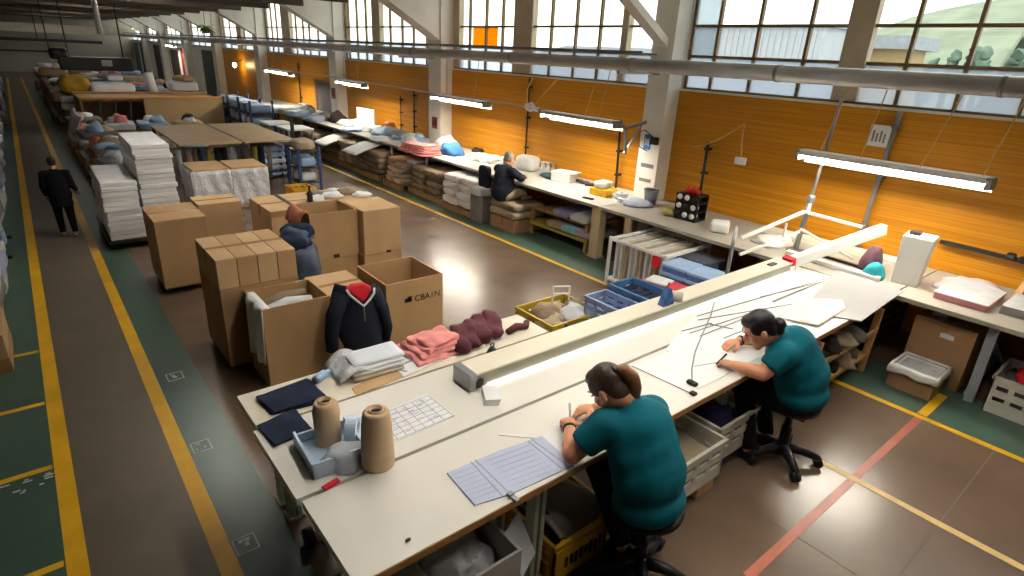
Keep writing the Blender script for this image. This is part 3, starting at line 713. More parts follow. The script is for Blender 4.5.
for k, (x, y, lab) in enumerate(((7.2, 15.2, 'large white paper sheet sloping off the bundles near the farther column'), (7.2, 17.3, 'white sheet draped over dull bundles far under the bench'))):
    one('paper_sheet', lab, 'paper', MB().grid(lambda u, v: (-.5+u*.9, -.45+v*.9, (.06*math.sin(u*2.2)+.2*u)), 8, 6, .012), M_paper, (x, y, .62-.06*k), smooth=True)
# cardboard boxes he works over
def carton(label, x0, x1, y0, y1, z0, h, m=None, rz=0., grp=None, tape=True, name='carton', strap=False):
    m = m or M_carton; w, d = (x1-x0)/2, (y1-y0)/2
    t = th(name, label, 'box', ((x0+x1)/2, (y0+y1)/2, z0), rz, grp)
    obj('carton_body', MB().box(-w, w, -d, d, 0, h-.008), m, t, bev=.006)
    obj('top_flap', MB().box(-w+.002, w-.002, -d+.002, -.004, h-.008, h), m, t); obj('top_flap', MB().box(-w+.002, w-.002, .004, d-.002, h-.008, h), m, t)
    if tape: obj('packing_tape', MB().box(-w-.002, w+.002, -.035, .035, h-.001, h+.0015).box(-w-.003, -w, -.035, .035, h-.16, h).box(w, w+.003, -.035, .035, h-.16, h), M_tape, t)
    return t
def open_carton(label, x0, x1, y0, y1, z0, h, m=None, rz=0., inside=None, flaps=False, name='open_carton'):
    m = m or M_carton; w, d = (x1-x0)/2, (y1-y0)/2; q = .018
    t = th(name, label, 'box', ((x0+x1)/2, (y0+y1)/2, z0), rz)
    obj('front_panel', MB().box(-w, w, -d, -d+q, 0, h), m, t); obj('back_panel', MB().box(-w, w, d-q, d, 0, h), m, t)
    obj('side_panel', MB().box(-w, -w+q, -d+q, d-q, 0, h), m, t); obj('side_panel', MB().box(w-q, w, -d+q, d-q, 0, h), m, t)
    obj('bottom_panel', MB().box(-w+q, w-q, -d+q, d-q, 0, .02), m, t)
    return t
carton('brown box under the man in navy, lowest of his pile', 7.12, 7.9, 8.5, 9.3, 0, .26, M_carton3)
sack(7.5, 8.9, .27, .85, .85, .16, M_beige, 'beige cloth bundle on the brown box below the man in navy', None, 3.3)
sack(7.5, 8.9, .42, .8, .85, .15, M_taupe, 'brown cloth bundle on the beige one below the man in navy', None, 6.3)
one('blue_chair_cushion', 'navy and red padded backrest beside the man in navy', 'cushion', MB().rbox((0, 0, .22), (.12, .34, .44), .4, 7, .01, 5, 1), M_navy, (7.1, 9.5, .75), smooth=True)
one('white_package', 'small white package under the navy cushion', 'package', MB().rbox((0, 0, .08), (.3, .36, .16), .3, 6, .015, 5, 2), M_paperg, (7.1, 9.62, .56), smooth=True)
carton('small grey box below the white package near the man in navy', 7.0, 7.4, 9.42, 9.85, 0, .55, M_greycl, tape=False)
# shelf with packs, left of the beige post
t = th('under_bench_shelf', 'olive wooden shelf rack with patterned packs left of the beige post', 'shelf', (7.97, 7.62, 0))
M_olive = mat('olive_board', '#9A8A34', rough=.6, var=.12)
obj('shelf_board', MB().box(-.5, .5, -.75, .85, .2, .26), M_olive, t); obj('shelf_board', MB().box(-.42, .5, -.7, .8, .48, .52), M_pallet, t)
for (x, y) in ((-.46, -.7), (-.46, .8), (.46, -.7), (.46, .8)): obj('leg', MB().box(x-.03, x+.03, y-.03, y+.03, 0, .52), M_pallet, t)
M_purp = mat('purple_print', '#8A86B4', rough=.5, var=.3, scale=5); M_tealpk = mat('teal_print', '#7CB0BC', rough=.5, var=.3, scale=5)
for k, (y, z, mm, lab) in enumerate(((7.6, .525, M_purp, 'purple and white pack sloping on the upper shelf under the bench'), (7.15, .525, M_paperg, 'white pack beside the purple one on the upper shelf under the bench'), (7.75, .265, M_beige, 'beige pack at the left of the lower shelf under the bench'), (7.35, .265, M_tealpk, 'teal and white pack on the lower shelf under the bench'), (6.98, .265, mat('mauve_pack', '#A79AA4', rough=.6, var=.15), 'mauve pack at the right of the lower shelf under the bench'))):
    one('fabric_pack', lab, 'pack', MB().rbox((0, 0, .07), (.8, .4, .13), .3, 7, .015, 5, k), mm, (7.85, y, z), smooth=True)

# ================================================================== CARTONS IN THE HALL
carton('tall plain carton standing alone left, nearest the white paper stacks', 1.05, 1.68, 8.6, 9.5, .1, .95, M_carton)
t = th('dolly', 'dark wheeled dolly under the lone tall carton', 'dolly', (1.37, 9.05, 0))
obj('platform', MB().box(-.31, .31, -.42, .42, .07, .098), M_darkmet, t)
for (x, y) in ((-.26, -.36), (.26, -.36), (-.26, .36), (.26, .36)): obj('wheel', MB().tube([(x-.03, y, .036), (x+.03, y, .036)], .036, 10), M_darkmet, t, True)
carton('plain carton in the row behind, right of the lone tall carton', 1.86, 2.5, 9.95, 10.55, 0, .88, M_carton2)
t = carton('long low carton heaped with papers and scraps behind the four stacked cartons', 2.7, 4.5, 9.15, 10.25, 0, .85, M_carton2)
obj('packing_strap', MB().box(-.5, -.43, -.556, -.55, 0, .85).box(-.5, -.43, -.55, .55, .85, .855), M_dark, t)
obj('lid_edge', MB().box(-.91, .91, -.56, -.552, .76, .85), M_carton3, t)
for k in range(6):
    one('paper_scrap', 'crumpled paper scrap on the long carton behind the stacked cartons', 'paper', MB().heap((0, 0, 0), .16, .14, .06+.05*rnd.random(), .5, 9, k), (M_paperg, M_taupe, M_paper)[k % 3], (3.6+.16*k, 9.75+rnd.uniform(-.25, .25), .857), group='scraps on the long carton', smooth=True)
one('scrap_bottle', 'small dark bottle standing among scraps on the long carton', 'bottle', MB().lathe([(.04, 0), (.045, .02), (.045, .15), (.018, .2), (.018, .27), (.022, .28)], n=14), M_dark, (3.45, 9.45, .857), smooth=True)
# big left carton with four slab cartons lying on it
carton('big carton under the four slab boxes, by the aisle', 1.2, 2.0, 6.02, 6.9, .06, .88, M_carton3)
t = th('dolly', 'low dark dolly under the big carton by the aisle', 'dolly', (1.6, 6.46, 0))
obj('platform', MB().box(-.37, .37, -.4, .4, .035, .058), M_darkmet, t)
for (x, y) in ((-.3, -.34), (.3, -.34), (-.3, .34), (.3, .34)): obj('wheel', MB().tube([(x-.025, y, .02), (x+.025, y, .02)], .02, 10), M_darkmet, t, True)
LB = ('leftmost', 'second from left', 'third from left', 'rightmost')
for k in range(4):
    x0 = 1.2 + k*.2
    carton('narrow slab carton standing on the big carton, %s of four' % LB[k], x0, x0+.194, 6.03, 6.89, .943, .315, (M_carton2, M_carton, M_carton2, M_carton)[k])
# open cartons in the front row
open_carton('open carton holding scraps, a white cloth over its left corner', 1.42, 2.1, 5.42, 6.0, 0, .9, M_carton)
for k in range(3):
    one('cloth_roll', 'roll of pale cloth lying in the open carton', 'cloth', MB().tube([(-.27, 0, 0), (0, .02, .03), (.26, 0, .01)], [.05, .06, .045], 10), (M_beige, M_paperg, M_taupe)[k], (1.76, 5.58+k*.13, .74+.02*k), .12*k, group='cloth rolls in the open carton', smooth=True)
one('carton_filling', 'heap of beige cloth filling the open carton under the rolls', 'cloth', MB().rbox((0, 0, .32), (.62, .5, .64), .1, 8, .01, 6, 3), M_taupe, (1.76, 5.7, .025), smooth=True)
def drape_white(u, v):
    # hangs over the left front corner of the carton
    s = (u-.5)*.34; fold = .022*math.sin(u*13+1)
    if v < .18:
        k = v/.18; return (1.49 - .1*k, 5.4 + .5*u, .915 + .015*math.sin(u*9)*k)
    k = (v-.18)/.82
    return (1.392 + fold*.9 - .02*k, 5.39 + u*.5 + fold*k, .915 - .6*k)
one('white_cloth', 'white cloth hanging over the left corner of the open carton', 'cloth', MB().grid(drape_white, 14, 14, .008), M_paper, (0, 0, 0), smooth=True)
carton('closed carton between the two open ones, behind the navy pullover', 2.12, 2.62, 5.5, 6.2, 0, .84, M_carton2)
t = open_carton('open carton with black stencil on its front, right of the pullover', 2.68, 3.4, 5.3, 6.02, 0, .93, M_carton)
# lettering on it
def text(name, body, size, m, parent, loc, rot, ext=.001):
    cu = bpy.data.curves.new(name, 'FONT'); cu.body = body; cu.size = size; cu.extrude = ext; cu.align_x = 'CENTER'
    o = bpy.data.objects.new(name, cu); COL.objects.link(o)
    dg = bpy.context.evaluated_depsgraph_get(); me = bpy.data.meshes.new_from_object(o.evaluated_get(dg), depsgraph=dg)
    bpy.data.objects.remove(o); me.materials.clear(); me.materials.append(m)
    q = bpy.data.objects.new(name, me); COL.objects.link(q); q.parent = parent; q.location = loc; q.rotation_euler = rot; return q
text('stencil_lettering', 'CBA1N', .105, M_dark, t, (.155, -.3625, .665), (PI/2, 0, 0))
obj('stencil_mark', MB().cbox((-.1, -.362, .7), (.075, .004, .045)).cbox((-.075, -.362, .71), (.05, .004, .065)), M_dark, t)
# stacked pair at the right: open one on a closed one, twin beside
carton('closed carton under the open carton of clothes', 2.64, 3.27, 7.28, 7.9, 0, .62, M_carton)
t = open_carton('open carton on top of another, clothes spilling from its left side', 2.62, 3.28, 7.26, 7.9, .625, .63, M_carton)
obj('tape_scrap', MB().cbox((.0, -.324, .02), (.08, .006, .05)), M_dark, t)
carton('closed carton at the lower right of the stacked four', 3.29, 3.87, 7.12, 7.8, 0, .62, M_carton)
t = carton('closed carton at the upper right of the stacked four', 3.3, 3.86, 7.12, 7.78, .625, .63, M_carton2, tape=False)
obj('tape_scrap', MB().cbox((.08, -.334, .01), (.07, .006, .035)), M_dark, t)
M_bagd = mat('bagged_denim', '#3E4A5E', rough=.4, var=.4, scale=5, bump=.3, bscale=8)
one('jeans_bag', 'tall sagging bag of blue jeans between the slab boxes and the stacked cartons', 'bag', MB().rbox((0, 0, .52), (.44, .62, 1.04), .36, 10, .05, 4, 5), M_bagd, (2.34, 7.0, 0), smooth=True)
for k in range(3):
    one('jeans', 'rumpled blue jeans heaped on top of the jeans bag', 'jeans', MB().heap((0, 0, 0), .19, .2, .16, .45, 6, k+2, 18), (M_denim, mat('mid_denim', '#3E4E66', rough=.85, var=.2, scale=8), M_denim)[k], (2.26+.08*k, 6.9+.12*k, 1.0+.03*k), .3*k, group='jeans on the bag', smooth=True)
one('orange_garment', 'orange and red garment over the left rim of the upper open carton', 'garment', MB().grid(lambda u, v: (-.13*u+.02*math.sin(v*9), -.28+.5*v, .02+.03*math.sin(u*2.4)-.2*u*u+.012*math.sin(v*14)), 8, 12, .012), mat('orange_knit', '#9A5A3C', rough=.85, var=.4, scale=7), (2.62, 7.6, 1.24), smooth=True)

# navy pullover hung from the carton edge: flattened body, two sleeves, red lining, white piping, zip
def g2(px_, py_, Y=5.22): return PY(px_, py_, Y)
t = th('hanging_pullover', 'navy half-zip pullover with red lining hanging between the open cartons', 'garment', (2.36, 5.2, 0))
OX, OY = 2.36, 5.2
def shell(pts_l, pts_r, y, th_, name, m, fold=.012, nf=9):
    def fn(u, v):
        n = len(pts_l)-1; i = min(n-1, int(v*n)); k = v*n - i
        (xl, zl), (xr, zr) = [((a[0]*(1-k)+b_[0]*k), (a[1]*(1-k)+b_[1]*k)) for a, b_ in ((pts_l[i], pts_l[i+1]), (pts_r[i], pts_r[i+1]))]
        x = xl*(1-u)+xr*u; z = zl*(1-u)+zr*u
        return (x-OX, y - OY - th_*math.sin(PI*u)**.6 - fold*math.sin(u*nf+v*2)*v, z)
    return fn
Lp = [g2(*q) for q in ((337, 284), (332, 300), (338, 330), (346, 345), (342, 372))]
Rp = [g2(*q) for q in ((372, 284), (378, 296), (382, 325), (384, 345), (384, 358))]
obj('pullover_body', MB().grid(shell(Lp, Rp, 5.24, .11, '', None), 20, 16, .03), M_navy, t, True)
sl = [g2(*q) for q in ((341, 292), (332, 315), (330, 335), (331, 349))]
obj('sleeve', MB().tube([(x-OX, .0-.02, z) for x, z in sl], [.085, .08, .068, .06], 14), M_navy, t, True)
sl = [g2(*q) for q in ((371, 290), (380, 308), (385, 325), (383, 338))]
obj('sleeve', MB().tube([(x-OX, -.02, z) for x, z in sl], [.085, .078, .065, .06], 14), M_navy, t, True)
ln = [g2(*q) for q in ((341, 286), (347, 281), (357, 279.5), (365, 282), (366, 286), (362, 292), (357, 299), (349, 292))]
obj('red_lining', MB().prism([(x-OX, z) for x, z in ln], -.125, -.05, 'y'), M_redcl, t, bev=.02)
c1 = [g2(*q) for q in ((340, 285), (343, 290), (349, 295), (357, 301), (363, 294), (367, 288), (367, 283))]
obj('collar_piping', MB().tube([(x-OX, -.14, z) for x, z in c1], .012, 8), M_paper, t, True)
c2 = [g2(*q) for q in ((357, 300), (358, 316))]
obj('zip', MB().tube([(x-OX, -.135, z) for x, z in c2], .008, 6), M_steel, t)

# white paper stacks on a dolly
t = th('paper_dolly', 'low wheeled dolly under the white paper stacks by the aisle', 'dolly', (1.27, 12.0, 0))
obj('platform', MB().box(-.58, .55, -.95, .95, .1, .15), M_darkmet, t)
for (x, y) in ((-.48, -.85), (.45, -.85), (-.48, .85), (.45, .85)): obj('caster', MB().tube([(x-.03, y, .05), (x+.03, y, .05)], .05, 12), M_darkmet, t)
r = random.Random(2)
for k in range(12):
    one('sheet_bundle', 'bundle of white sheets in the lower left paper stack', 'paper', MB().box(-.25, .25, -.83, .83, 0, .074), M_ream, (.98+r.uniform(-.012, .012), 11.92+r.uniform(-.02, .02), .152+k*.08), r.uniform(-.02, .02), 'bundles of the left paper stack', bev=.012)
for k in range(19):
    one('sheet_bundle', 'bundle of white sheets in the taller right paper stack', 'paper', MB().box(-.27, .27, -.8, .8, 0, .074), M_ream, (1.53+r.uniform(-.01, .01), 11.92+r.uniform(-.02, .02), .152+k*.08), r.uniform(-.015, .015), 'bundles of the right paper stack', bev=.012)

# ================================================================== ON THE TABLES
def quad(name, label, cat, pts, m, z=TZ, h=.004, group=None, extra=()):
    # flat thing lying on a table top; pts are corners on that plane
    cx = sum(p[0] for p in pts)/len(pts); cy = sum(p[1] for p in pts)/len(pts)
    t = th(name, label, cat, (cx, cy, z+.001), group=group)
    obj('sheet', MB().prism([(p[0]-cx, p[1]-cy) for p in pts], 0, h), m, t)
    return t, cx, cy
def ppts(z, *px_): return [P(x, y, z) for x, y in px_]
t, cx, cy = quad('pattern_card', 'large blue-grey ruled card folded in three beside the near woman', 'card', ppts(TZ, (447, 474), (475, 506), (513, 494), (574, 466), (542, 437), (498, 452)), M_bluepaper, h=.008)
def strokes(t, cx, cy, z, m, segs, w=.006, name='print_lines'):
    b = MB()
    for (a, c) in segs:
        p, q = P(*a, z), P(*c, z); b.bar((p[0]-cx, p[1]-cy, 0), (q[0]-cx, q[1]-cy, 0), w, .0012)
    return b
b = strokes(t, cx, cy, TZ, M_ink, [((475, 461), (509, 494)), ((528, 442), (562, 470)), ((471, 463), (502, 497)), ((531, 440), (568, 467))], .008)
o = obj('print_lines', b, M_ink, t); o.location.z = .009
b = strokes(t, cx, cy, TZ, M_ink, [((452+i*3, 476+i*4.2), (482+i*3, 465+i*4.2)) for i in range(7)] + [((487+i*4, 462+i*4.2), (530+i*4, 446+i*4.2)) for i in range(7)], .003)
o = obj('fine_ruling', b, mat('pale_ruling', '#A8B0C8', rough=.6), t); o.location.z = .0088
t, cx, cy = quad('printed_chart', 'white sheet printed with small boxes lying beside the tan yarn cone', 'paper', ppts(TZ, (374, 416), (396, 442), (455, 416), (427, 394)), M_paper)
segs = []
for i in range(7):
    k = i/6; segs.append(((376+22*k*.9, 417+25*k*.95), (428+26*k, 396+20*k)))
    segs.append(((378+50*k, 416-20*k), (398+55*k, 440-24*k)))
r = random.Random(4)
for i in range(26):
    u, v = r.uniform(.08, .9), r.uniform(.08, .9); x = 374+22*v+53*u; y = 416+26*v-22*u
    segs.append(((x, y), (x+5, y-2)))
b = strokes(t, cx, cy, TZ, M_ink, segs, .004); o = obj('print_lines', b, mat('chart_print', '#A9AEC6', rough=.7), t); o.location.z = .005
t, cx, cy = quad('drawing_sheet', 'big white drawing sheet on which the far woman is tracing', 'paper', ppts(TZ, (632, 366), (688, 392), (705, 386), (770, 352), (740, 335), (700, 340)), M_paper)
b = strokes(t, cx, cy, TZ, M_inkd, [((632, 366.5), (693, 395))], .007); o = obj('drawn_line', b, M_inkd, t); o.location.z = .005
b = strokes(t, cx, cy, TZ, M_inkd, [((694, 367), (722, 362))], .005); o = obj('drawn_line', b, M_inkd, t); o.location.z = .005
t, cx, cy = quad('tracing_sheet', 'white tracing sheets layered behind the far woman on the table', 'paper', ppts(TZ, (665, 350), (700, 365), (800, 330), (770, 300), (835, 278), (790, 268), (700, 310)), mat('tracing_paper', '#E4E5E6', rough=.5, var=.02), h=.003)
# tall grey boards at the right end
t, cx, cy = quad('grey_board', 'wide pale grey board covering the right end of the white table', 'board', ppts(TZ, (800, 312), (861, 322), (903, 292), (838, 270)), mat('grey_laminate', '#9C9C9E', rough=.4, var=.03), h=.012)
t, cx, cy = quad('white_board', 'white card with dark edge lying on the grey board behind the far woman', 'board', ppts(TZ+.013, (770, 316), (818, 326), (846, 309), (842, 300), (805, 298)), M_paperg, z=TZ+.013, h=.005)
b = strokes(t, cx, cy, TZ+.013, M_edge, [((800, 321), (818, 326)), ((818, 326), (846, 309))], .01); o = obj('card_edge', b, M_edge, t); o.location.z = .006
# dark tracing rods and cord
for k, (a, c) in enumerate((((697, 316), (832, 277)), ((760, 297), (826, 281)), ((698, 320), (792, 304)), ((690, 333), (755, 312)), ((682, 331), (712, 323)), ((710, 324), (733, 329)), ((724, 338), (752, 327)), ((700, 336), (745, 318)))):
    p, q = P(*a, TZ+.012), P(*c, TZ+.012); mx_, my_ = (p[0]+q[0])/2, (p[1]+q[1])/2
    one('tracing_rod', 'thin dark pattern rod lying on the tracing sheets', 'rod', MB().tube([(p[0]-mx_, p[1]-my_, 0), (q[0]-mx_, q[1]-my_, 0)], .004, 6), mat('rod_grey', '#6A6A6C', rough=.5), (mx_, my_, TZ+.012), group='pattern rods on the table')
pp = [P(x, y, TZ+.012) for x, y in ((716, 295), (711, 315), (702, 335), (695, 352), (692, 368), (692, 384))]
t = th('power_cord', 'thin grey cord with plug running over the drawing sheet', 'cord', (*pp[-1], TZ+.012))
obj('cord_line', MB().tube([(x-pp[-1][0], y-pp[-1][1], 0) for x, y in pp], .006, 6), M_steel, t); obj('plug', MB().rbox((0, 0, .01), (.05, .09, .035), .4, 4), M_dark, t, True)
one('magnet_weight', 'small dark weight at the near corner of the drawing sheet', 'weight', MB().rbox((0, 0, .012), (.05, .05, .024), .4, 4), M_dark, (*P(693, 395, TZ), TZ+.003), smooth=True)

# yarn cones, tray, cutter, denim
def cone(label, x, y, h, rb, rt):
    t = th('yarn_cone', label, 'cone', (x, y, TZ+.002))
    obj('yarn', MB().lathe([(rb*.96, 0), (rb, .02), (rb*.97, h*.35), (rt*1.2, h*.75), (rt*1.04, h-.015), (rt*.9, h), (rt*.6, h), (rt*.55, h-.06)], n=36), M_cone, t, True)
    obj('cone_core', MB().lathe([(rt*.58, h-.08), (rt*.6, h+.012), (rt*.5, h+.012), (rt*.46, h-.07)], n=28), M_cone, t, True)
    obj('dark_hole_disc', MB().lathe([(rt*.5, h-.02), (rt*.5, h-.012)], n=24), M_dark, t)  # dark disc stands in for the shade inside the core
x, y = P(376, 468, TZ); cone('larger tan yarn cone standing beside the pale blue tray', x+.03, y+.03, .38, .1, .075)
x, y = P(328, 446, TZ); cone('smaller tan yarn cone standing in the pale blue tray', x+.02, y+.04, .3, .082, .07)
t = th('tray', 'pale blue open plastic tray on the table corner', 'tray', (1.08, 2.95, TZ+.001))
rz_ = -.06; t.rotation_euler = (0, 0, rz_)
obj('tray_base', MB().box(-.17, .17, -.2, .2, 0, .008), M_ltblue, t)
obj('tray_side', MB().box(-.17, -.155, -.2, .2, 0, .09), M_ltblue, t); obj('tray_side', MB().box(.155, .17, -.2, .2, 0, .09), M_ltblue, t)
obj('tray_side', MB().box(-.17, .17, -.2, -.185, 0, .11), M_ltblue, t); obj('tray_side', MB().box(-.17, .17, .185, .2, 0, .07), M_ltblue, t)
one('plastic_bag', 'crumpled clear plastic bag beside the yarn cone', 'bag', MB().heap((0, 0, 0), .14, .11, .12, .5, 9, 3, 20), M_film, (*P(345, 464, TZ), TZ+.01), smooth=True)
one('tape_roll', 'pale blue tape roll standing behind the tray', 'tape', MB().lathe([(.05, -.035), (.085, -.035), (.085, .035), (.05, .035), (.05, -.035)], n=26), M_ltblue, (1.24, 2.98, TZ+.09), smooth=False)
bpy.data.objects['tape_roll'].rotation_euler = (PI/2, 0, .9)
t = th('cutter', 'small red box cutter lying near the table corner', 'cutter', (*P(331, 486, TZ), TZ+.012), .22)
obj('cutter_body', MB().cbox((0, 0, 0), (.105, .032, .022)), M_redcl, t, bev=.004); obj('cutter_blade', MB().cbox((-.07, 0, 0), (.04, .014, .004)), M_steel, t)
def cloth_fold(name, label, pts, m, layers=3, h=.016, z=TZ):
    cx = sum(p[0] for p in pts)/4; cy = sum(p[1] for p in pts)/4
    t = th(name, label, 'cloth', (cx, cy, z+.003))
    for k in range(layers):
        def fn(u, v, k=k):
            a = [Vector((p[0]-cx, p[1]-cy, 0)) for p in pts]; s = 1 - .02*k
            q = ((a[0]*(1-u)+a[1]*u)*(1-v) + (a[3]*(1-u)+a[2]*u)*v)*s
            q = Matrix.Rotation(.07*k, 3, 'Z') @ q; q.z = h*(k+1) + .007*noise.noise(Vector((q.x*7, q.y*7, k*3))); return q
        obj('folded_layer', MB().grid(fn, 10, 10, h*.7), m, t)
    return t
cloth_fold('denim_cloth', 'upper folded dark denim piece hanging by the table corner', ppts(TZ+.03, (256, 394), (270, 412), (327, 399), (312, 378)), M_denim, 3, .009)
cloth_fold('denim_cloth', 'lower folded dark denim piece nearest the table corner', ppts(TZ+.02, (257, 424), (273, 445), (312, 430), (296, 408)), M_denim, 2, .009)
t, cx, cy = quad('plastic_sleeve', 'crumpled white plastic sleeve beside the denim', 'plastic', ppts(TZ, (312, 402), (325, 408), (332, 402), (322, 395)), M_filmw, h=.015)
cone_pack = th('paper_pack', 'pile of white paper packs on the cream side table', 'paper', (1.75, 3.74, TZ+.002), -.05)
for k in range(4): obj('pack_layer', MB().rbox((.01*k, .01*k, .016+.03*k), (.42, .3-.02*k, .03), .4, 6, .006, 7, k), (M_beige, M_paperg, M_paper, mat('bluish_white_pack', '#D5DAE4', rough=.45, var=.06))[k], cone_pack, True)
one('pack_bag', 'white plastic bag curling off the left of the paper packs', 'bag', MB().grid(lambda u, v: (-.16+.3*u, -.16+.32*v, .02+.1*math.sin(PI*u)*(.6+.4*v)+.02*math.sin(v*9)), 12, 10, .006), M_filmw, (1.6, 3.78, TZ+.01), smooth=True)
one('blue_bottle', 'small clear blue bottle lying left of the paper packs', 'bottle', MB().tube([(-.07, 0, .035), (-.05, 0, .035), (.04, 0, .035), (.06, 0, .035), (.09, 0, .035)], [.03, .034, .034, .018, .016], 14), M_bluel, (1.36, 3.8, TZ), .5, smooth=True)
t, cx, cy = quad('kraft_sheet', 'brown kraft sheet under the paper packs', 'paper', ppts(TZ, (352, 389), (357, 396), (404, 377), (393, 364)), M_carton2, h=.006)
t, cx, cy = quad('magazine', 'open black and white magazine beside the salmon towels', 'magazine', ppts(TZ, (381, 356), (404, 378), (462, 352), (440, 338)), M_paper, h=.012)
b = strokes(t, cx, cy, TZ, M_dark, [((392, 360), (396, 364)), ((398, 371), (407, 373)), ((402, 366), (412, 362))], .02); o = obj('magazine_print', b, M_ink, t); o.location.z = .013
t = th('towel_pile', 'heap of folded salmon pink towels on the side table', 'towels', (2.27, 3.74, TZ+.013), .12)
for k in range(4): obj('towel', MB().rbox((.015*k, -.01*k, .02+.034*k), (.46-.05*k, .38-.04*k, .045), .45, 14, .034, 9, k*1.7), M_pinkcl, t, True)
for k in range(4):
    one('cloth_roll', 'wine red rolled garment beside the salmon towels', 'garment', MB().rbox((0, 0, .05), (.155, .47, .1), .46, 10, .03, 7, k*2.1), M_wine, (2.58+k*.13, 3.73+.02*k, TZ+.004), -.55, 'wine red garment rolls', True)
one('wine_scrap', 'dark wine sleeve end lying right of the garment rolls', 'garment', MB().tube([(-.1, 0, 0), (.02, .03, .01), (.12, .0, 0), (.17, .06, .0)], [.03, .035, .028, .03], 10), M_wine, (3.12, 3.62, TZ+.03), smooth=True)
# small things on the rear white table
t = th('bell_weight', 'small dark green bell-shaped weight by the wine garments', 'weight', (*P(492, 355, TZ), TZ))
obj('weight_body', MB().lathe([(.05, 0), (.052, .02), (.036, .05), (.02, .075), (.012, .08)], n=18), mat('dark_green_iron', '#2F4440', rough=.4, metal=.3), t, True); obj('weight_ring', MB().tube([(.018*math.cos(a*PI/5), 0, .098+.018*math.sin(a*PI/5)) for a in range(11)], .006, 6), M_darkmet, t, True)
t = th('pull_handle', 'bent dark steel handle lying by the rear edge of the table', 'handle', (*P(578, 331, TZ), TZ+.012))
obj('handle_bar', MB().tube([(-.1, .06, .03), (-.09, .05, .0), (-.03, .02, 0), (.08, -.03, 0)], .013, 8), M_darkmet, t, True); obj('handle_knob', MB().ell((-.1, .06, .04), (.022, .022, .03)), M_darkmet, t, True)
t = th('notepad', 'thick white notepad before the end block of the rail', 'notepad', (*P(490, 398, TZ), TZ), -.55)
for k in range(3): obj('pad_layer', MB().cbox((.004*k, .003*k, .008+.015*k), (.11, .2, .014), .03*k), M_paper, t)
one('loose_slip', 'small white paper slip near the hand of the near woman', 'paper', MB().box(-.16, .16, -.09, .09, 0, .003), M_paper, (*P(558, 437, TZ), TZ+.002), .35)
one('pencil_ruler', 'narrow white ruler beside the ruled card', 'ruler', MB().box(-.13, .13, -.015, .015, 0, .004), M_whitemet, (*P(518, 436, TZ), TZ+.002), -.75)
t = th('clip', 'small steel clip on the front edge of the ruled card', 'clip', (*P(514, 499, TZ), TZ+.01), .1)
obj('clip_plate', MB().cbox((0, 0, 0), (.03, .07, .012)), M_steel, t, bev=.003); obj('clip_jaw', MB().cbox((0, .03, .006), (.035, .03, .016)), M_steel, t)
one('pin', 'small dark pin lying on the empty front of the table', 'pin', MB().rbox((0, 0, .008), (.03, .015, .015), .4, 4), M_dark, (*P(408, 541, TZ), TZ))

# long rail over the rear table with its lit strip, end block, arm and frame
t = th('cloth_rail', 'long boxed grey rail with lit strip lying along the rear white table', 'rail', (4.6, 3.13, TZ))
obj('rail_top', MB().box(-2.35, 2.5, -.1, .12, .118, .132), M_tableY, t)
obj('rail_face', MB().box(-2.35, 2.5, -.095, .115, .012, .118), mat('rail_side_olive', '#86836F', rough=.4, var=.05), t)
obj('lit_strip', MB().box(-2.25, 2.45, -.108, -.098, .0, .02), M_led, t)
obj('end_block', MB().box(-2.42, -2.35, -.11, .12, .0, .138), M_steel, t, bev=.008)
obj('end_clamp', MB().box(-2.36, -2.3, -.118, -.094, .02, .08), M_darkmet, t)
obj('rail_grip', MB().box(2.08, 2.22, -.03, .03, .132, .15), M_dark, t)
y1_, z1_ = PX(884, 229, 8.45)
t = th('cloth_boom', 'white boxed arm reaching from the rail over the right bench', 'arm', (7.1, 3.1, TZ+.1))
obj('arm_beam', MB().bar((0, 0, 0), (8.45-7.1, y1_-3.1, z1_-TZ-.1), .1, .13), M_whitemet, t, bev=.006)
obj('arm_joint', MB().bar((-.02, 0, -.01), (.05, -.01, .01), .14, .16), M_redcl, t)
obj('arm_foot', MB().box(-.08, .08, -.08, .1, -.1, -.02), M_whitemet, t)
t = th('tube_stand', 'white tube frame with steel upright behind the swing arm', 'frame', (8.05, 3.46, TZ))
zb = PX(810, 213, 8.05)[1] - TZ
ty_, tz_ = PX(842, 98, 8.2); tp = Vector((8.2-8.05, ty_-3.46, tz_-TZ)); kp = tp*.36
obj('upright', MB().tube([(0, 0, 0), kp], .035, 12).tube([kp, tp], .02, 12), M_steel, t, True)
xa, za = PY(741, 238, 3.46); yb_, zb2 = PX(862, 227, 8.05)
obj('upper_bar', MB().bar((0, 0, zb), (xa-8.05, 0, za-TZ), .035).bar((0, 0, zb), (0, yb_-3.46, zb2-TZ), .035), M_whitemet, t)
obj('lower_bar', MB().bar((0, 0, zb-.28), (xa-8.05+.05, 0, max(.06, za-TZ-.22)), .03).bar((0, 0, zb-.24), (0, yb_-3.46, .1), .03), M_whitemet, t)
obj('frame_strut', MB().bar((-.45, 0, zb-.1), (-.45, 0, zb-.34), .025), M_whitemet, t)
obj('clamp_knob', MB().rbox(kp, (.1, .1, .12), .4, 5), M_steel, t, True); obj('frame_base', MB().box(-.09, .09, -.09, .09, 0, .02), M_steel, t)
x0_, z0_ = PY(729, 264, 3.38); x1_, z1_ = PY(738, 226, 3.38)
t = th('guide_post', 'short steel guide post standing on the rear table near its right end', 'post', (x0_, 3.38, TZ))
obj('post_tube', MB().tube([(0, 0, 0), (0, 0, max(.3, z1_-TZ))], .022, 12), M_steel, t, True); obj('post_foot', MB().box(-.05, .05, -.05, .05, 0, .02), M_steel, t)
x_, z_ = PY(668, 306, 3.05)
t = th('pouch', 'small blue triangular patterned pouch standing on the rail', 'pouch', (x_, 3.08, TZ+.133))
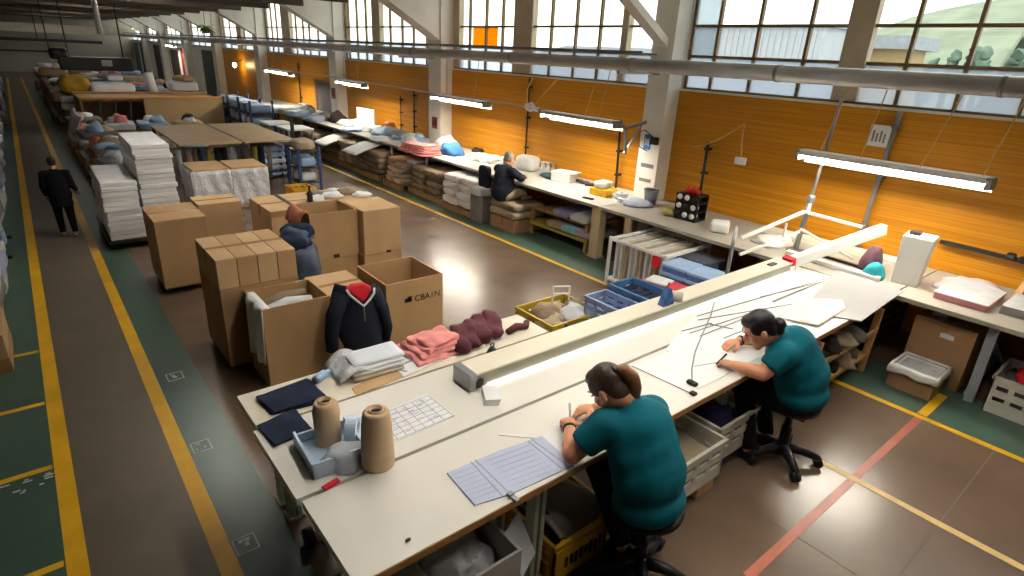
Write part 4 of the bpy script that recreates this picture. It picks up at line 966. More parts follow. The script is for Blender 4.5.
obj('pouch_body', MB().prism([(-.09, -.04), (.09, -.04), (.015, .14), (-.015, .14)], -.04, .04, 'y'), mat('blue_print_cloth', '#2F5480', rough=.8, var=.45, scale=18), t, bev=.012); obj('pouch_loop', MB().tube([(0, 0, .17), (-.01, 0, .23), (.01, 0, .23), (0, 0, .17)], .006, 6), M_redcl, t)
bpy.data.objects['pouch_body'].location.z = .04
one('paper_roll_end', 'grey roll core lying on the rail beside the blue pouch', 'roll', MB().tube([(0, -.06, .05), (0, .06, .05)], .05, 16), M_beamface, (x_+.17, 3.08, TZ+.133), .6, smooth=True)

# ================================================================== BEHIND THE REAR TABLE
def crate(label, x0, x1, y0, y1, z0, h, m, slots=3, rz=0., name='plastic_crate', taper=.0):
    w, d = (x1-x0)/2, (y1-y0)/2; q = .016
    t = th(name, label, 'crate', ((x0+x1)/2, (y0+y1)/2, z0), rz)
    obj('crate_base', MB().box(-w+.02, w-.02, -d+.02, d-.02, 0, .02), m, t)
    obj('rim', MB().box(-w-.012, w+.012, -d-.012, -d+q, h-.035, h).box(-w-.012, w+.012, d-q, d+.012, h-.035, h).box(-w-.012, -w+q, -d, d, h-.035, h).box(w-q, w+.012, -d, d, h-.035, h), m, t)
    def wall(horizontal, s):
        b = MB(); L = w if horizontal else d
        def bx(a0, a1, z0, z1):
            if horizontal: b.box(a0, a1, s*d-(q if s > 0 else 0), s*d+(q if s < 0 else 0), z0, z1)
            else: b.box(s*w-(q if s > 0 else 0), s*w+(q if s < 0 else 0), a0, a1, z0, z1)
        bx(-L, L, .0, h*.34); bx(-L, L, h*.46, h*.64); bx(-L, L, h*.76, h-.03)
        n = max(3, int(L*2/.16))
        for k in range(n+1):
            a = -L + (2*L-.05)*k/n; bx(a, a+.05, h*.32, h*.48); bx(a, a+.05, h*.62, h*.78)
        return b
    for s in (-1, 1): obj('crate_side', wall(True, s), m, t)
    for s in (-1, 1): obj('crate_side', wall(False, s), m, t)
    return t
crate('olive yellow crate of scraps on the floor behind the rear table', 4.45, 5.3, 4.5, 5.2, 0, .3, mat('olive_yellow_plastic', '#B09620', rough=.5, var=.1))
for k in range(5):
    one('scrap_heap', 'beige and brown cloth scrap in the olive yellow crate', 'cloth', MB().heap((0, 0, 0), .22, .2, .17, .45, 7, k+20), (M_beige, M_taupe, M_carton2, M_paperg, M_taupe)[k], (4.62+.14*k, 4.72+.16*(k % 3), .14+.03*(k % 2)), group='scraps in the olive crate', smooth=True)
one('wire_stand', 'small white wire stand rising from the scraps in the olive crate', 'stand', MB().tube([(-.15, 0, 0), (-.15, 0, .28), (.15, 0, .22), (.15, 0, -.05)], .012, 6).tube([(-.15, 0, .18), (.15, 0, .12)], .01, 6), M_paper, (5.0, 4.95, .3))
one('plastic_wrap', 'crumpled clear plastic on the floor behind the wine garments', 'plastic', MB().heap((0, 0, 0), .3, .16, .1, .5, 8, 2, 18), M_filmw, (4.2, 4.5, .0), smooth=True)
one('plywood_sheet', 'grey brown card heap between the olive crate and the blue baskets', 'board', MB().rbox((0, 0, .16), (.7, .5, .32), .2, 7, .03, 4, 2), M_taupe, (5.75, 4.55, 0), smooth=True)
t = th('low_trolley', 'low grey trolley carrying the blue baskets behind the rear table', 'trolley', (6.35, 4.22, 0))
obj('trolley_deck', MB().box(-1.3, 1.0, -.42, .42, .2, .25), M_steel, t)
for (x, y) in ((-1.2, -.35), (.9, -.35), (-1.2, .35), (.9, .35)): obj('leg', MB().box(x-.03, x+.03, y-.03, y+.03, 0, .2), M_steel, t)
M_lav = mat('lavender_plastic', '#8496BE', rough=.4, var=.08)
crate('lavender blue basket at the left of the blue baskets', 5.08, 5.46, 3.9, 4.6, .25, .28, M_lav)
crate('blue slatted basket of folded cloth behind the rear table', 5.5, 5.96, 3.88, 4.58, .25, .36, M_blue)
for k in range(5):
    one('folded_shirt', 'dark blue folded cloth standing in the blue slatted basket', 'cloth', MB().rbox((0, 0, .13), (.4, .1, .26), .3, 5, .01, 6, k), M_denim, (5.73, 3.98+k*.125, .28), group='cloth in the blue basket', smooth=True)
for k in range(3):
    one('red_pack', 'red pack with white print in the pile among blue packs', 'pack', MB().rbox((0, 0, .05), (.46, .64, .1), .25, 6, .006, 5, k), M_redpk, (6.22, 4.2+.01*k, .25+.11*k), group='red packs behind the rear table', smooth=True)
one('white_slip', 'white printed slip on top of the red packs', 'paper', MB().rbox((0, 0, .02), (.26, .3, .03), .3, 5, .006, 6, 3), M_paperg, (6.17, 4.3, .585), .2, smooth=True)
for c in range(2):
    for k in range(4):
        t = th('blue_pack', 'light blue box in the double pile behind the rear table', 'box', (6.68+.02*k, 3.96+.4*c, .25+.12*k), .02*k, 'light blue boxes')
        obj('pack_lid', MB().box(-.22, .22, -.19, .19, .07, .112), M_bluel, t, bev=.01); obj('pack_base', MB().box(-.21, .21, -.18, .18, 0, .07), M_blue, t)
for k in range(4):
    one('dark_box', 'dark printed box in the pile right of the light blue boxes', 'box', MB().box(-.24, .24, -.33, .33, 0, .125), mat('dark_speckled_card', '#3E4450', rough=.5, var=.5, scale=14), (7.24, 4.45+.01*k, .131*k+.2), group='dark printed boxes', bev=.01)
one('plinth', 'grey plinth under the dark printed boxes', 'plinth', MB().box(-.2, .2, -.28, .28, 0, .198), M_steel, (7.55, 4.45, 0), bev=.01)
# white racks with standing boards
t = th('board_rack', 'white steel rack full of standing boards at the bench front', 'rack', (7.2, 5.1, 0))
for x in (-.55, .55):
    for y in (-.52, .52): obj('rack_post', MB().box(x-.02, x+.02, y-.02, y+.02, 0, .8), M_whitemet, t)
for q in ((-.56, .56, -.53, -.5, .74, .78), (-.56, .56, .5, .53, .74, .78), (-.56, -.53, -.53, .53, .74, .78), (.53, .56, -.53, .53, .74, .78), (-.56, .56, -.53, .53, .1, .13)): obj('rack_rail', MB().box(*q), M_whitemet, t)
for k in range(10):
    one('standing_board', 'thin pale board standing on edge in the white rack', 'board', MB().box(-.5, .5, -.018, .018, 0, .62), (M_paperg, M_beige, M_wcrate)[k % 3], (7.19, 4.67+k*.094, .132), group='boards in the white rack')
one('red_tag', 'small red tag hanging from the corner of the white rack', 'tag', MB().box(-.015, .015, -.06, .06, -.14, .02), M_redcl, (6.62, 4.72, .72))

# ================================================================== ON THE LONG BENCH
def bitem(px_, py_, z=TZ): return (*P(px_, py_, z), z+.002)
BP = [  # picture spot, size, material, label : heaps of sewn goods along the bench
 ((276,112), .5,.4,.2, M_paperg), ((288,113), .5,.5,.22, M_paper), ((300,116), .5,.45,.2, M_bluel), ((310,112), .5,.5,.28, M_beige), ((316,121), .4,.4,.2, M_ink),
 ((330,120), .45,.45,.25, M_greycl), ((338,122), .35,.4,.3, M_dark), ((352,124), .4,.35,.15, M_paperg), ((366,128), .45,.4,.16, M_paper), ((374,126), .4,.4,.2, M_paperg),
 ((385,131), .4,.4,.18, M_paper), ((396,134), .4,.4,.18, M_bluel), ((405,138), .3,.4,.2, M_paperg), ((415,138), .3,.35,.24, M_ink), ((424,143), .3,.3,.2, M_paper),
 ((434,142), .4,.4,.24, M_paperg), ((446,142), .35,.35,.25, M_bluel), ((380,140), .3,.4,.1, M_paper), ((352,131), .3,.4,.1, M_bluel), ((322,112), .4,.4,.3, M_paperg)]
for k, ((a, c), w, d, h, m) in enumerate(BP):
    one('garment_heap', 'loose heap of pale sewn goods on the far part of the bench', 'garments', MB().heap((0, 0, 0), w*.85, d*.9, h, .4, 5, k*1.3, 18), m, (lambda q: (min(q[0], 8.15), q[1], q[2]))(bitem(a, c)), group='heaps of sewn goods on the bench', smooth=True)
for k in range(5):
    one('pink_cloth', 'flat salmon pink cloth in the low pile on the bench by the plaque column', 'cloth', MB().rbox((0, 0, .025), (.62-.05*k, 1.15-.08*k, .05), .45, 8, .015, 5, k), M_pinkcl, (*P(420, 153, TZ), TZ+.045*k+.002), .05*k, group='pink cloths on the bench', smooth=True)
one('blue_heap', 'crumpled blue cloth right of the pink cloths on the bench', 'cloth', MB().heap((0, 0, 0), .3, .34, .26, .45, 6, 8, 18), mat('bright_blue_cloth', '#3F78B4', rough=.8, var=.2, bump=.2), bitem(452, 154), smooth=True)
one('white_heap', 'white cloth heap right of the blue cloth on the bench', 'cloth', MB().heap((0, 0, 0), .32, .34, .34, .45, 5, 12, 18), M_paper, (8.2, bitem(467, 150)[1], TZ+.002), smooth=True)
one('dark_scrap', 'small dark scrap at the right foot of the white heap', 'cloth', MB().heap((0, 0, 0), .16, .16, .1, .4, 6, 5), M_dark, bitem(478, 152), smooth=True)
for k, (a, c, lab) in enumerate(((480, 160, 'white crumpled cloth on the bench left of the man in navy, first of three'), (490, 161, 'white crumpled cloth on the bench left of the man in navy, middle of three'), (499, 163, 'white crumpled cloth touching the navy cushion'))):
    one('white_cloth', lab, 'cloth', MB().heap((0, 0, 0), .28, .24, .15, .55, 7, 3+k, 16), M_paper, bitem(a, c), smooth=True)
one('standing_card', 'white card standing upright against the bench goods by the farther column', 'card', MB().box(-.03, .03, -.5, .5, 0, .55), M_paper, (8.5, 17.8, TZ+.002), .1)
t = th('orange_lamp', 'small orange topped machine standing on the bench by the thin conduits', 'machine', (8.55, 16.3, TZ))
obj('machine_body', MB().box(-.15, .15, -.15, .15, 0, .18), M_paperg, t, bev=.02); obj('machine_top', MB().ell((0, 0, .24), (.16, .2, .1)), mat('orange_plastic', '#D8803C', rough=.5), t, True)
one('white_parcel', 'white parcel leaning on the planks right of the man in navy', 'parcel', MB().rbox((0, 0, .16), (.34, .5, .32), .3, 7, .02, 5, 3), M_paper, (8.45, 9.75, TZ), .2, smooth=True)
one('teal_cloth', 'dark teal cloth spread right of the white parcel on the bench', 'cloth', MB().heap((0, 0, 0), .3, .4, .1, .35, 5, 6), mat('dark_teal_cloth', '#1F4A54', rough=.85, var=.2), (8.45, 8.75, TZ+.002), smooth=True)
t = th('white_box', 'small white carton standing on the bench below the second lamp', 'box', (*P(564, 181, TZ), TZ+.002), .25)
obj('box_body', MB().box(-.17, .17, -.22, .22, 0, .2), M_paper, t, bev=.012); obj('box_flap', MB().box(-.17, .17, -.3, -.21, .195, .2), M_paper, t)
for k, (a, c, m) in enumerate(((548, 170, M_paperg), (553, 171, M_beige), (543, 169, M_paperg))):
    one('thread_spool', 'pale thread spool behind the small white carton', 'spool', MB().lathe([(.08, 0), (.08, .02), (.05, .03), (.045, .14), (.07, .15), (.07, .165)], n=16), m, bitem(a, c), group='spools behind the white carton', smooth=True)
for k, (a, c) in enumerate(((578, 182), (584, 184), (590, 186))):
    one('dark_tool', 'small dark tool lying right of the white carton on the bench', 'tool', MB().rbox((0, 0, .03), (.1, .22, .06), .4, 5, .01, 8, k), M_darkmet, bitem(a, c), .4*k, group='dark tools on the bench', smooth=True)
one('scissors_case', 'flat dark case at the front edge of the bench', 'case', MB().rbox((0, 0, .015), (.08, .22, .03), .4, 5), M_dark, bitem(588, 199), .2, smooth=True)
t = th('yellow_box', 'yellow tape box with white rolls on the bench before the wide column', 'box', (*P(603, 195, TZ), TZ+.002), .1)
obj('box_body', MB().box(-.17, .17, -.2, .2, 0, .13), mat('bright_yellow_card', '#E4B01C', rough=.5), t, bev=.01)
for k in range(3): obj('paper_roll', MB().tube([(-.1+.1*k, -.08, .2), (-.1+.1*k, .12, .2)], .06, 14), M_paper, t, True)
for k in range(3):
    one('tape_reel', 'white ribbon reel in the cluster right of the yellow tape box', 'reel', MB().lathe([(.04, 0), (.12, 0), (.12, .07), (.04, .07), (.04, 0)], n=20), M_paperg, (*P(618+3*k, 198+2*k, TZ), TZ+.002+.06*(k % 2)), group='reels on the bench', smooth=False)
one('silver_tray', 'lilac white paper wad before the wide column', 'paper', MB().heap((0, 0, 0), .26, .24, .1, .5, 7, 9), M_bluepaper, bitem(637, 205), smooth=True)
t = th('grey_bin', 'grey plastic bin against the foot of the wide column', 'bin', (8.4, 6.3, TZ+.002))
obj('bin_body', MB().lathe([(.1, 0), (.13, .26), (.12, .26), (.095, .015)], n=20), mat('grey_plastic', '#83888C', rough=.45), t, True); obj('bin_rim', MB().lathe([(.125, .25), (.138, .25), (.138, .27), (.122, .27), (.125, .25)], n=20), M_steel, t, True)
one('green_pot', 'small cream pot at the left of the black bobbin rack', 'pot', MB().lathe([(.09, 0), (.12, .05), (.11, .12), (.09, .12), (.08, .02)], n=18), mat('cream_ceramic', '#C8B870', rough=.4), bitem(668, 215), smooth=True)
t = th('bobbin_rack', 'black bobbin rack with white bobbins and red top on the bench', 'rack', (*P(689, 219, TZ), TZ+.002), .05)
b = MB().box(-.16, -.13, -.2, .2, 0, .42).box(.13, .16, -.2, .2, 0, .42)
for z in (0, .14, .28, .4): b.box(-.16, .16, -.2, .2, z, z+.02)
obj('rack_body', b, M_black, t)
for i in range(3):
    for j in range(3): obj('bobbin', MB().tube([(-.17, -.13+.13*j, .09+.14*i), (-.05, -.13+.13*j, .09+.14*i)], .045, 12), (M_paper, M_paperg, M_dark)[(i+j) % 3], t, True)
for k in range(3): obj('red_reel', MB().lathe([(.05, .42), (.05, .48), (.02, .49), (.02, .53)], (-.02, -.08+.08*k, 0), 14), M_redcl, t, True)
one('cone_bottle', 'cream cone standing right of the black bobbin rack', 'cone', MB().lathe([(.05, 0), (.045, .1), (.02, .17), (.02, .19)], n=16), M_conc, bitem(703, 219), smooth=True)
t = th('cotton_bundle', 'bundle of white cotton skeins on the grey bench', 'skeins', (*P(719, 231, TZ), TZ+.002), .5)
for k in range(5): obj('skein', MB().rbox((-.13+.065*k, 0, .075), (.075, .28, .15), .5, 7, .008, 6, k), M_paper, t, True)
one('white_cloth', 'flattened white cloth under the white tube frame on the bench', 'cloth', MB().heap((0, 0, 0), .34, .24, .1, .35, 5, 7, 18), M_paper, bitem(772, 243), smooth=True)
one('cream_board', 'narrow cream board along the bench behind the tube frame', 'board', MB().box(-.14, .14, -.95, .95, 0, .05), M_conc, (8.72, 3.3, TZ+.002), .04)
one('dark_ruler', 'black bar lying on the bench under the swing arm', 'bar', MB().box(-.03, .03, -.3, .3, 0, .03), M_black, (8.1, 2.85, TZ+.002), -.1, bev=.006)
one('glossy_bar', 'white bar lying on the bench below the swing arm', 'bar', MB().box(-.05, .05, -.6, .6, 0, .06), M_whitemet, (7.75, 2.85, TZ+.002), -.05, bev=.01)
# tall white container and what lies right of it
t = th('white_container', 'tall tapered white container standing at the table and bench corner', 'container', (8.02, 2.06, TZ+.002), .12)
hb = .58
obj('container_body', MB().prism([(-.12, -.13), (.12, -.13), (.12, .12), (-.12, .12)], 0, .01).add(
    [(-.13, -.14, 0), (.13, -.14, 0), (.13, .13, 0), (-.13, .13, 0), (-.11, -.17, hb), (.2, -.17, hb), (.2, .15, hb), (-.11, .15, hb)],
    [(0, 3, 2, 1), (4, 5, 6, 7), (0, 1, 5, 4), (1, 2, 6, 5), (2, 3, 7, 6), (3, 0, 4, 7)]), M_whitemet, t, bev=.025)
obj('container_lid', MB().box(-.105, .195, -.165, .145, hb-.004, hb+.012), M_whitemet, t, bev=.012)
obj('lid_object', MB().rbox((.04, .05, hb+.03), (.14, .12, .05), .3, 5, .01, 8, 1), M_darkmet, t, True)
one('teal_bag', 'teal and purple patterned cloth bag behind the white container', 'bag', MB().heap((0, 0, 0), .15, .12, .2, .4, 6, 4, 18), mat('teal_print_cloth', '#1E96A4', rough=.7, var=.3, scale=5), (7.85, 2.36, TZ+.002), smooth=True)
one('dark_floral_cloth', 'dark floral cloth stuffed behind the white container', 'cloth', MB().heap((0, 0, 0), .15, .12, .32, .4, 6, 6, 18), mat('floral_cloth', '#5A3A48', rough=.8, var=.5, scale=9), (8.12, 2.5, TZ+.002), smooth=True)
one('plastic_bag', 'clear plastic bag of white cloth on the bench right of the container', 'bag', MB().heap((0, 0, 0), .42, .33, .1, .35, 5, 5, 20), mat('lilac_white_bag', '#DEDDE6', rough=.35, var=.08, scale=6, bump=.3, bscale=9), (8.42, 1.52, TZ+.002), smooth=True)
t = th('folder', 'flat folder with salmon pink edge near the front of the right bench', 'folder', (8.08, 1.42, TZ+.002), .0)
obj('folder_block', MB().box(-.36, .36, -.25, .25, 0, .07), mat('dull_pink_edge', '#C88086', rough=.6, var=.1), t, bev=.006); obj('folder_cover', MB().box(-.37, .37, -.26, .26, .07, .082), M_paperg, t)
t = th('binder', 'grey lever binder lying at the right edge of the bench', 'binder', (8.18, .86, TZ+.002))
obj('binder_spine', MB().box(-.33, -.31, -.22, .22, 0, .09), mat('binder_grey', '#8C888A', rough=.5), t); obj('binder_cover', MB().box(-.31, .33, -.22, .22, .075, .09).box(-.31, .33, -.22, .22, 0, .012), M_paperg, t)
obj('binder_pages', MB().box(-.3, .31, -.2, .2, .014, .073), M_paper, t); obj('spine_hole', MB().tube([(-.333, -.1, .045), (-.329, -.1, .045)], .022, 14), M_dark, t)
one('pine_prop', 'pale wooden prop leaning on the planks at the right end', 'prop', MB().bar((0, 0, 0), (.3, -.12, .75), .07, .04), M_woodleg, (8.55, 1.08, TZ+.002))
# under the right bench
t = carton('big brown carton under the right bench behind the small bag-lined one', 7.6, 8.25, 1.14, 1.74, 0, .74, M_carton3)
obj('torn_label', MB().rbox((-.1, .13, .745), (.1, .14, .015), .3, 4, .01, 9, 2).rbox((-.332, -.05, .6), (.012, .14, .05), .3, 4, .01, 9, 3), M_paperg, t)
t = open_carton('small carton with a white bag folded over its rim under the right bench', 7.1, 7.55, 1.26, 1.7, 0, .27, M_carton3)
def liner(u, v):
    a = 2*PI*u; c, s_ = math.cos(a), math.sin(a); k = max(abs(c), abs(s_)); x, y = c/k, s_/k
    if v < .5: q = v/.5; return (x*(.23+.02), y*(.23+.015), .19 + .09*q + .012*math.sin(a*7))
    q = (v-.5)/.5; return (x*(.235-.05*q), y*(.23-.05*q), .29 - .05*q)
obj('bag_liner', MB().grid(liner, 40, 8, .004), M_paper, t, True)
obj('bag_inside', MB().rbox((0, 0, .21), (.41, .4, .09), .3, 9, .02, 7, 2), M_paperg, t, True)
crate('dirty white crate at the right end under the bench', 7.42, 8.1, .2, .86, 0, .42, M_wcrate)
one('red_cloth', 'bright red cloth lying in the white crate under the bench', 'cloth', MB().heap((0, 0, 0), .24, .26, .14, .4, 6, 3), M_redcl, (7.75, .52, .34), smooth=True)
one('crate_filling', 'grey cloth filling the white crate below the red cloth', 'cloth', MB().rbox((0, 0, .16), (.6, .6, .3), .15, 7, .01, 5, 3), M_greycl, (7.76, .53, .025), smooth=True)
for k in range(5):
    one('stored_board', 'brown board stacked loosely below the corner of the benches', 'board', MB().box(-.5, .5, -.4, .4, 0, .03), (M_carton3, M_ply, M_taupe)[k % 3], (8.05, 2.6, .1+.13*k), .05*k-.1, 'boards below the bench corner')
t = th('board_shelf', 'dark shelf frame holding boards below the bench corner', 'shelf', (8.05, 2.6, 0))
for k in range(5): obj('shelf_rail', MB().box(-.55, .55, -.46, -.43, .06+.13*k, .095+.13*k).box(-.55, .55, .43, .46, .06+.13*k, .095+.13*k).box(-.55, -.5, -.46, .46, .06+.13*k, .095+.13*k).box(.5, .55, -.46, .46, .06+.13*k, .095+.13*k), M_darkmet, t)
for (x, y) in ((-.57, -.48), (.57, -.48), (-.57, .48), (.57, .48)): obj('post', MB().box(x-.02, x+.02, y-.02, y+.02, 0, .75), M_darkmet, t)

# ================================================================== UNDER THE WHITE TABLE
t = crate('dirty white crate on a wooden block nearest the seated near woman', 3.16, 3.92, 1.86, 2.42, .14, .36, M_wcrate)
one('wood_block', 'short pine block under the nearer white crate', 'block', MB().box(-.12, .12, -.12, .12, 0, .135), M_woodleg, (3.78, 2.0, 0), bev=.006)
one('wood_block', 'pine block at the far end under the nearer white crate', 'block', MB().box(-.12, .12, -.12, .12, 0, .135), M_woodleg, (3.3, 2.2, 0), bev=.006)
one('crate_cloth', 'greyish cloth in the nearer white crate under the table', 'cloth', MB().rbox((0, 0, .12), (.66, .46, .22), .2, 7, .015, 5, 3), M_beige, (3.54, 2.14, .165), smooth=True)
crate('second white crate farther along under the table, dark cloth in it', 4.0, 4.6, 1.96, 2.5, .14, .36, M_wcrate)
one('crate_stand', 'dark stand under the second white crate', 'stand', MB().box(-.28, .28, -.24, .24, 0, .135), M_darkmet, (4.3, 2.23, 0), bev=.01)
one('purple_cloth', 'dark violet cloth heaped in the second white crate', 'cloth', MB().heap((0, 0, 0), .26, .22, .2, .35, 5, 3, 18), mat('violet_cloth', '#30305E', rough=.85, var=.2), (4.3, 2.25, .33), smooth=True)
one('crate_cloth', 'grey cloth under the violet cloth in the second white crate', 'cloth', MB().rbox((0, 0, .09), (.5, .44, .17), .2, 6, .01, 5, 8), M_greycl, (4.3, 2.23, .165), smooth=True)
t = crate('yellow crate with black lettering under the table at the near woman', 2.15, 2.74, 1.98, 2.5, 0, .32, M_ycrate)
b = MB(); r = random.Random(9)
for k in range(9):
    x = -.21 + k*.047; b.box(x, x+.026, -.286, -.279, .11+.012*math.sin(k*2), .2+.012*math.sin(k*3)); 
obj('blurred_lettering', b, M_dark, t)
obj('crate_front', MB().box(-.29, .29, -.279, -.272, .02, .28), M_ycrate, t)
one('grey_cloth_sheet', 'stiff grey cloth folded into the yellow crate', 'cloth', MB().grid(lambda u, v: (-.22+.44*u, -.22+.46*v, .1+.24*abs(u-.45)+.03*math.sin(v*5)), 12, 10, .02), mat('felt_grey', '#8A857C', rough=.95, var=.1, bump=.15), (2.46, 2.24, .12), smooth=True)
one('dark_cloth_roll', 'dark grey cloth roll lying in the yellow crate', 'cloth', MB().tube([(-.06, -.2, .0), (0, 0, .02), (.04, .24, .0)], [.07, .08, .07], 14), M_navy, (2.3, 2.3, .22), smooth=True)
t = open_carton('grey open carton of plastic under the near corner of the table', 1.22, 1.78, 1.9, 2.4, 0, .6, mat('grey_card', '#A6A29C', rough=.7, var=.06))
one('plastic_wad', 'crumpled clear plastic in the grey open carton', 'plastic', MB().heap((0, 0, 0), .22, .2, .2, .5, 8, 4, 20), M_filmw, (1.5, 2.15, .38), smooth=True)
one('carton_stuff', 'grey waste filling the grey open carton below the plastic', 'cloth', MB().rbox((0, 0, .18), (.5, .44, .34), .12, 6, .01, 5, 3), M_greycl, (1.5, 2.15, .025), smooth=True)
one('carton_flap', 'pale loose card flap by the steel table leg', 'card', MB().box(-.12, .12, -.004, .004, 0, .3), M_paperg, (1.92, 1.98, .32), .5)
bpy.data.objects['carton_flap'].rotation_euler = (-.5, .1, .5)
one('mesh_basket', 'dark wire waste basket under the near woman', 'basket', MB().lathe([(.14, 0), (.19, .34), (.18, .34), (.13, .01)], n=20), mat('dark_speckle', '#3A2A28', rough=.6, var=.6, scale=25), (3.0, 2.1, 0), smooth=True)

# ================================================================== FAR STOCK BETWEEN AISLE AND BENCH
t = th('board_table', 'table topped with two tan boards behind the carton row', 'table', (3.98, 17.15, 0))
M_tan2 = mat('tan_hardboard', '#B59A74', rough=.6, var=.07, scale=2)
obj('tabletop', MB().box(-1.32, .05, -1.85, 1.85, .98, 1.02), M_tan2, t); obj('tabletop', MB().box(.12, 1.35, -1.85, 1.85, .98, 1.02), M_tan2, t)
obj('seam_strip', MB().box(.05, .12, -1.85, 1.85, .97, 1.012), M_darkmet, t)
for (x, y) in ((-1.25, -1.75), (1.28, -1.75), (-1.25, 1.75), (1.28, 1.75), (.05, -1.75)): obj('leg', MB().box(x-.035, x+.035, y-.035, y+.035, 0, .98), M_darkmet, t)
obj('lower_rail', MB().box(-1.25, 1.28, -1.78, -1.73, .2, .25).box(-1.25, 1.28, 1.73, 1.78, .2, .25), M_darkmet, t)
r = random.Random(21)
RM = (M_denim, M_navy, M_olive, M_greycl, mat('indigo_roll', '#35456A', rough=.8, var=.2), M_paperg, M_taupe)
for k in range(16):
    x = 2.75 + k*.165
    one('fabric_roll', 'fabric roll standing on end under the tan board table', 'roll', MB().tube([(0, 0, 0), (r.uniform(-.05, .05), .05, .8)], .075, 12), RM[r.randrange(len(RM))], (x, 15.75+r.uniform(-.06, .1), .02), group='rolls under the board table', smooth=True)
for k in range(5):
    sack(4.85, 16.1, .02+k*.16, .7, .8, .17, (M_bluel, M_ink, M_paperg)[k % 3], 'blue striped bundle in the pile under the right board', 'bundles under the board table', k*1.9)
for k, (x0, x1, y0, y1, h, lab) in enumerate(((2.42, 3.1, 13.0, 13.95, .85, 'film-wrapped carton behind the row, left of its wrapped twin'), (3.15, 3.85, 13.0, 13.9, .85, 'film-wrapped carton behind the row, right of its wrapped twin'))):
    t = carton(lab, x0, x1, y0, y1, .0, h, M_carton2, tape=False)
    w, d = (x1-x0)/2+.025, (y1-y0)/2+.025
    obj('film_wrap', MB().grid(lambda u, v, w=w, d=d, h=h: ((-w+2*w*u, -d-.02*math.sin(u*17+v*5), h*(.06+.9*v))), 16, 8, .004).grid(lambda u, v, w=w, d=d, h=h: ((-w-.012*math.sin(u*15), d-2*d*u, h*(.06+.9*v))), 10, 6, .004).grid(lambda u, v, w=w, d=d, h=h: ((w+.012*math.sin(u*15), -d+2*d*u, h*(.06+.9*v))), 10, 6, .004), M_filmw, t, True)
crate('small yellow crate on the floor beside the board table', 4.4, 4.9, 13.0, 13.6, 0, .26, M_ycrate)
t = th('blue_rack', 'rack with blue uprights right of the tan board table', 'rack', (5.15, 14.3, 0))
M_rackblue = mat('rack_blue', '#2E4470', rough=.5)
for (x, y) in ((-.25, -.35), (.25, -.35), (-.25, .35), (.25, .35)): obj('upright', MB().box(x-.03, x+.03, y-.03, y+.03, 0, 1.0), M_rackblue, t)
for z in (.15, .5, .9): obj('rack_shelf', MB().box(-.25, .25, -.35, .35, z, z+.03), M_darkmet, t)
for k in range(3): one('rack_bundle', 'pale bundle on a shelf of the blue rack', 'bundle', MB().rbox((0, 0, .12), (.42, .6, .24), .35, 7, .02, 5, k), (M_paperg, M_bluel, M_beige)[k], (5.15, 14.3, (.182, .532, .0)[k] if k < 2 else .932), group='bundles on the blue rack', smooth=True)

# the large tan bin-table and the piles round it
(xa, ya) = P(122, 128, 0); 
t = th('sorting_bin', 'large tan panelled sorting bin with orange rim across the far hall', 'bin', (4.2, 26.2, 0))
M_tanp = mat('tan_panel', '#A58A62', rough=.7, var=.08, scale=1); M_orim = mat('orange_rim_wood', '#C4812E', rough=.55, var=.1)
obj('front_panel', MB().box(-.75, 1.85, -1.2, -1.14, 0, 1.22), M_tanp, t)
obj('side_panel', MB().box(1.79, 1.85, -1.14, 1.4, 0, 1.22).box(-2.6, -2.54, -1.14, 1.4, 0, 1.22), mat('olive_tan_panel', '#85703C', rough=.7, var=.1), t)
obj('back_panel', MB().box(-2.54, 1.79, 1.34, 1.4, 0, 1.22), M_tanp, t)
obj('rim_board', MB().box(-2.62, 1.87, -1.22, -1.0, 1.22, 1.27).box(-2.62, 1.87, 1.2, 1.42, 1.22, 1.27), M_orim, t)
obj('inner_deck', MB().box(-2.54, 1.79, -1.0, 1.2, 1.12, 1.2), M_tan2, t)
b = MB()
for x in (-2.2, -1.75, -1.3, -.85): b.bar((x, -1.17, 0), (x+.18, -1.17, 1.2), .06)
obj('open_rails', b, M_darkmet, t)
r = random.Random(31)
SM = (M_paperg, M_beige, M_taupe, M_carton2, M_carton, M_bluel, M_greycl, M_wcrate, M_ink, M_filmw)
TOPS = []
def pile(x, y, n, w, d, h, lab, grp, nm='bundle', mats=SM, z0=.0, jit=.05):
    TOPS.append((x, y, w, d, z0+n*h))
    for k in range(n):
        one(nm, lab, 'bundle', MB().rbox((0, 0, h*.49), (w*r.uniform(.88, 1.0), d*r.uniform(.9, 1.0), h*.96), .28, 6, .014, 5, r.random()*50), mats[r.randrange(len(mats))], (x+r.uniform(-jit, jit), y+r.uniform(-jit, jit), z0+k*h), r.uniform(-.08, .08), grp, True)
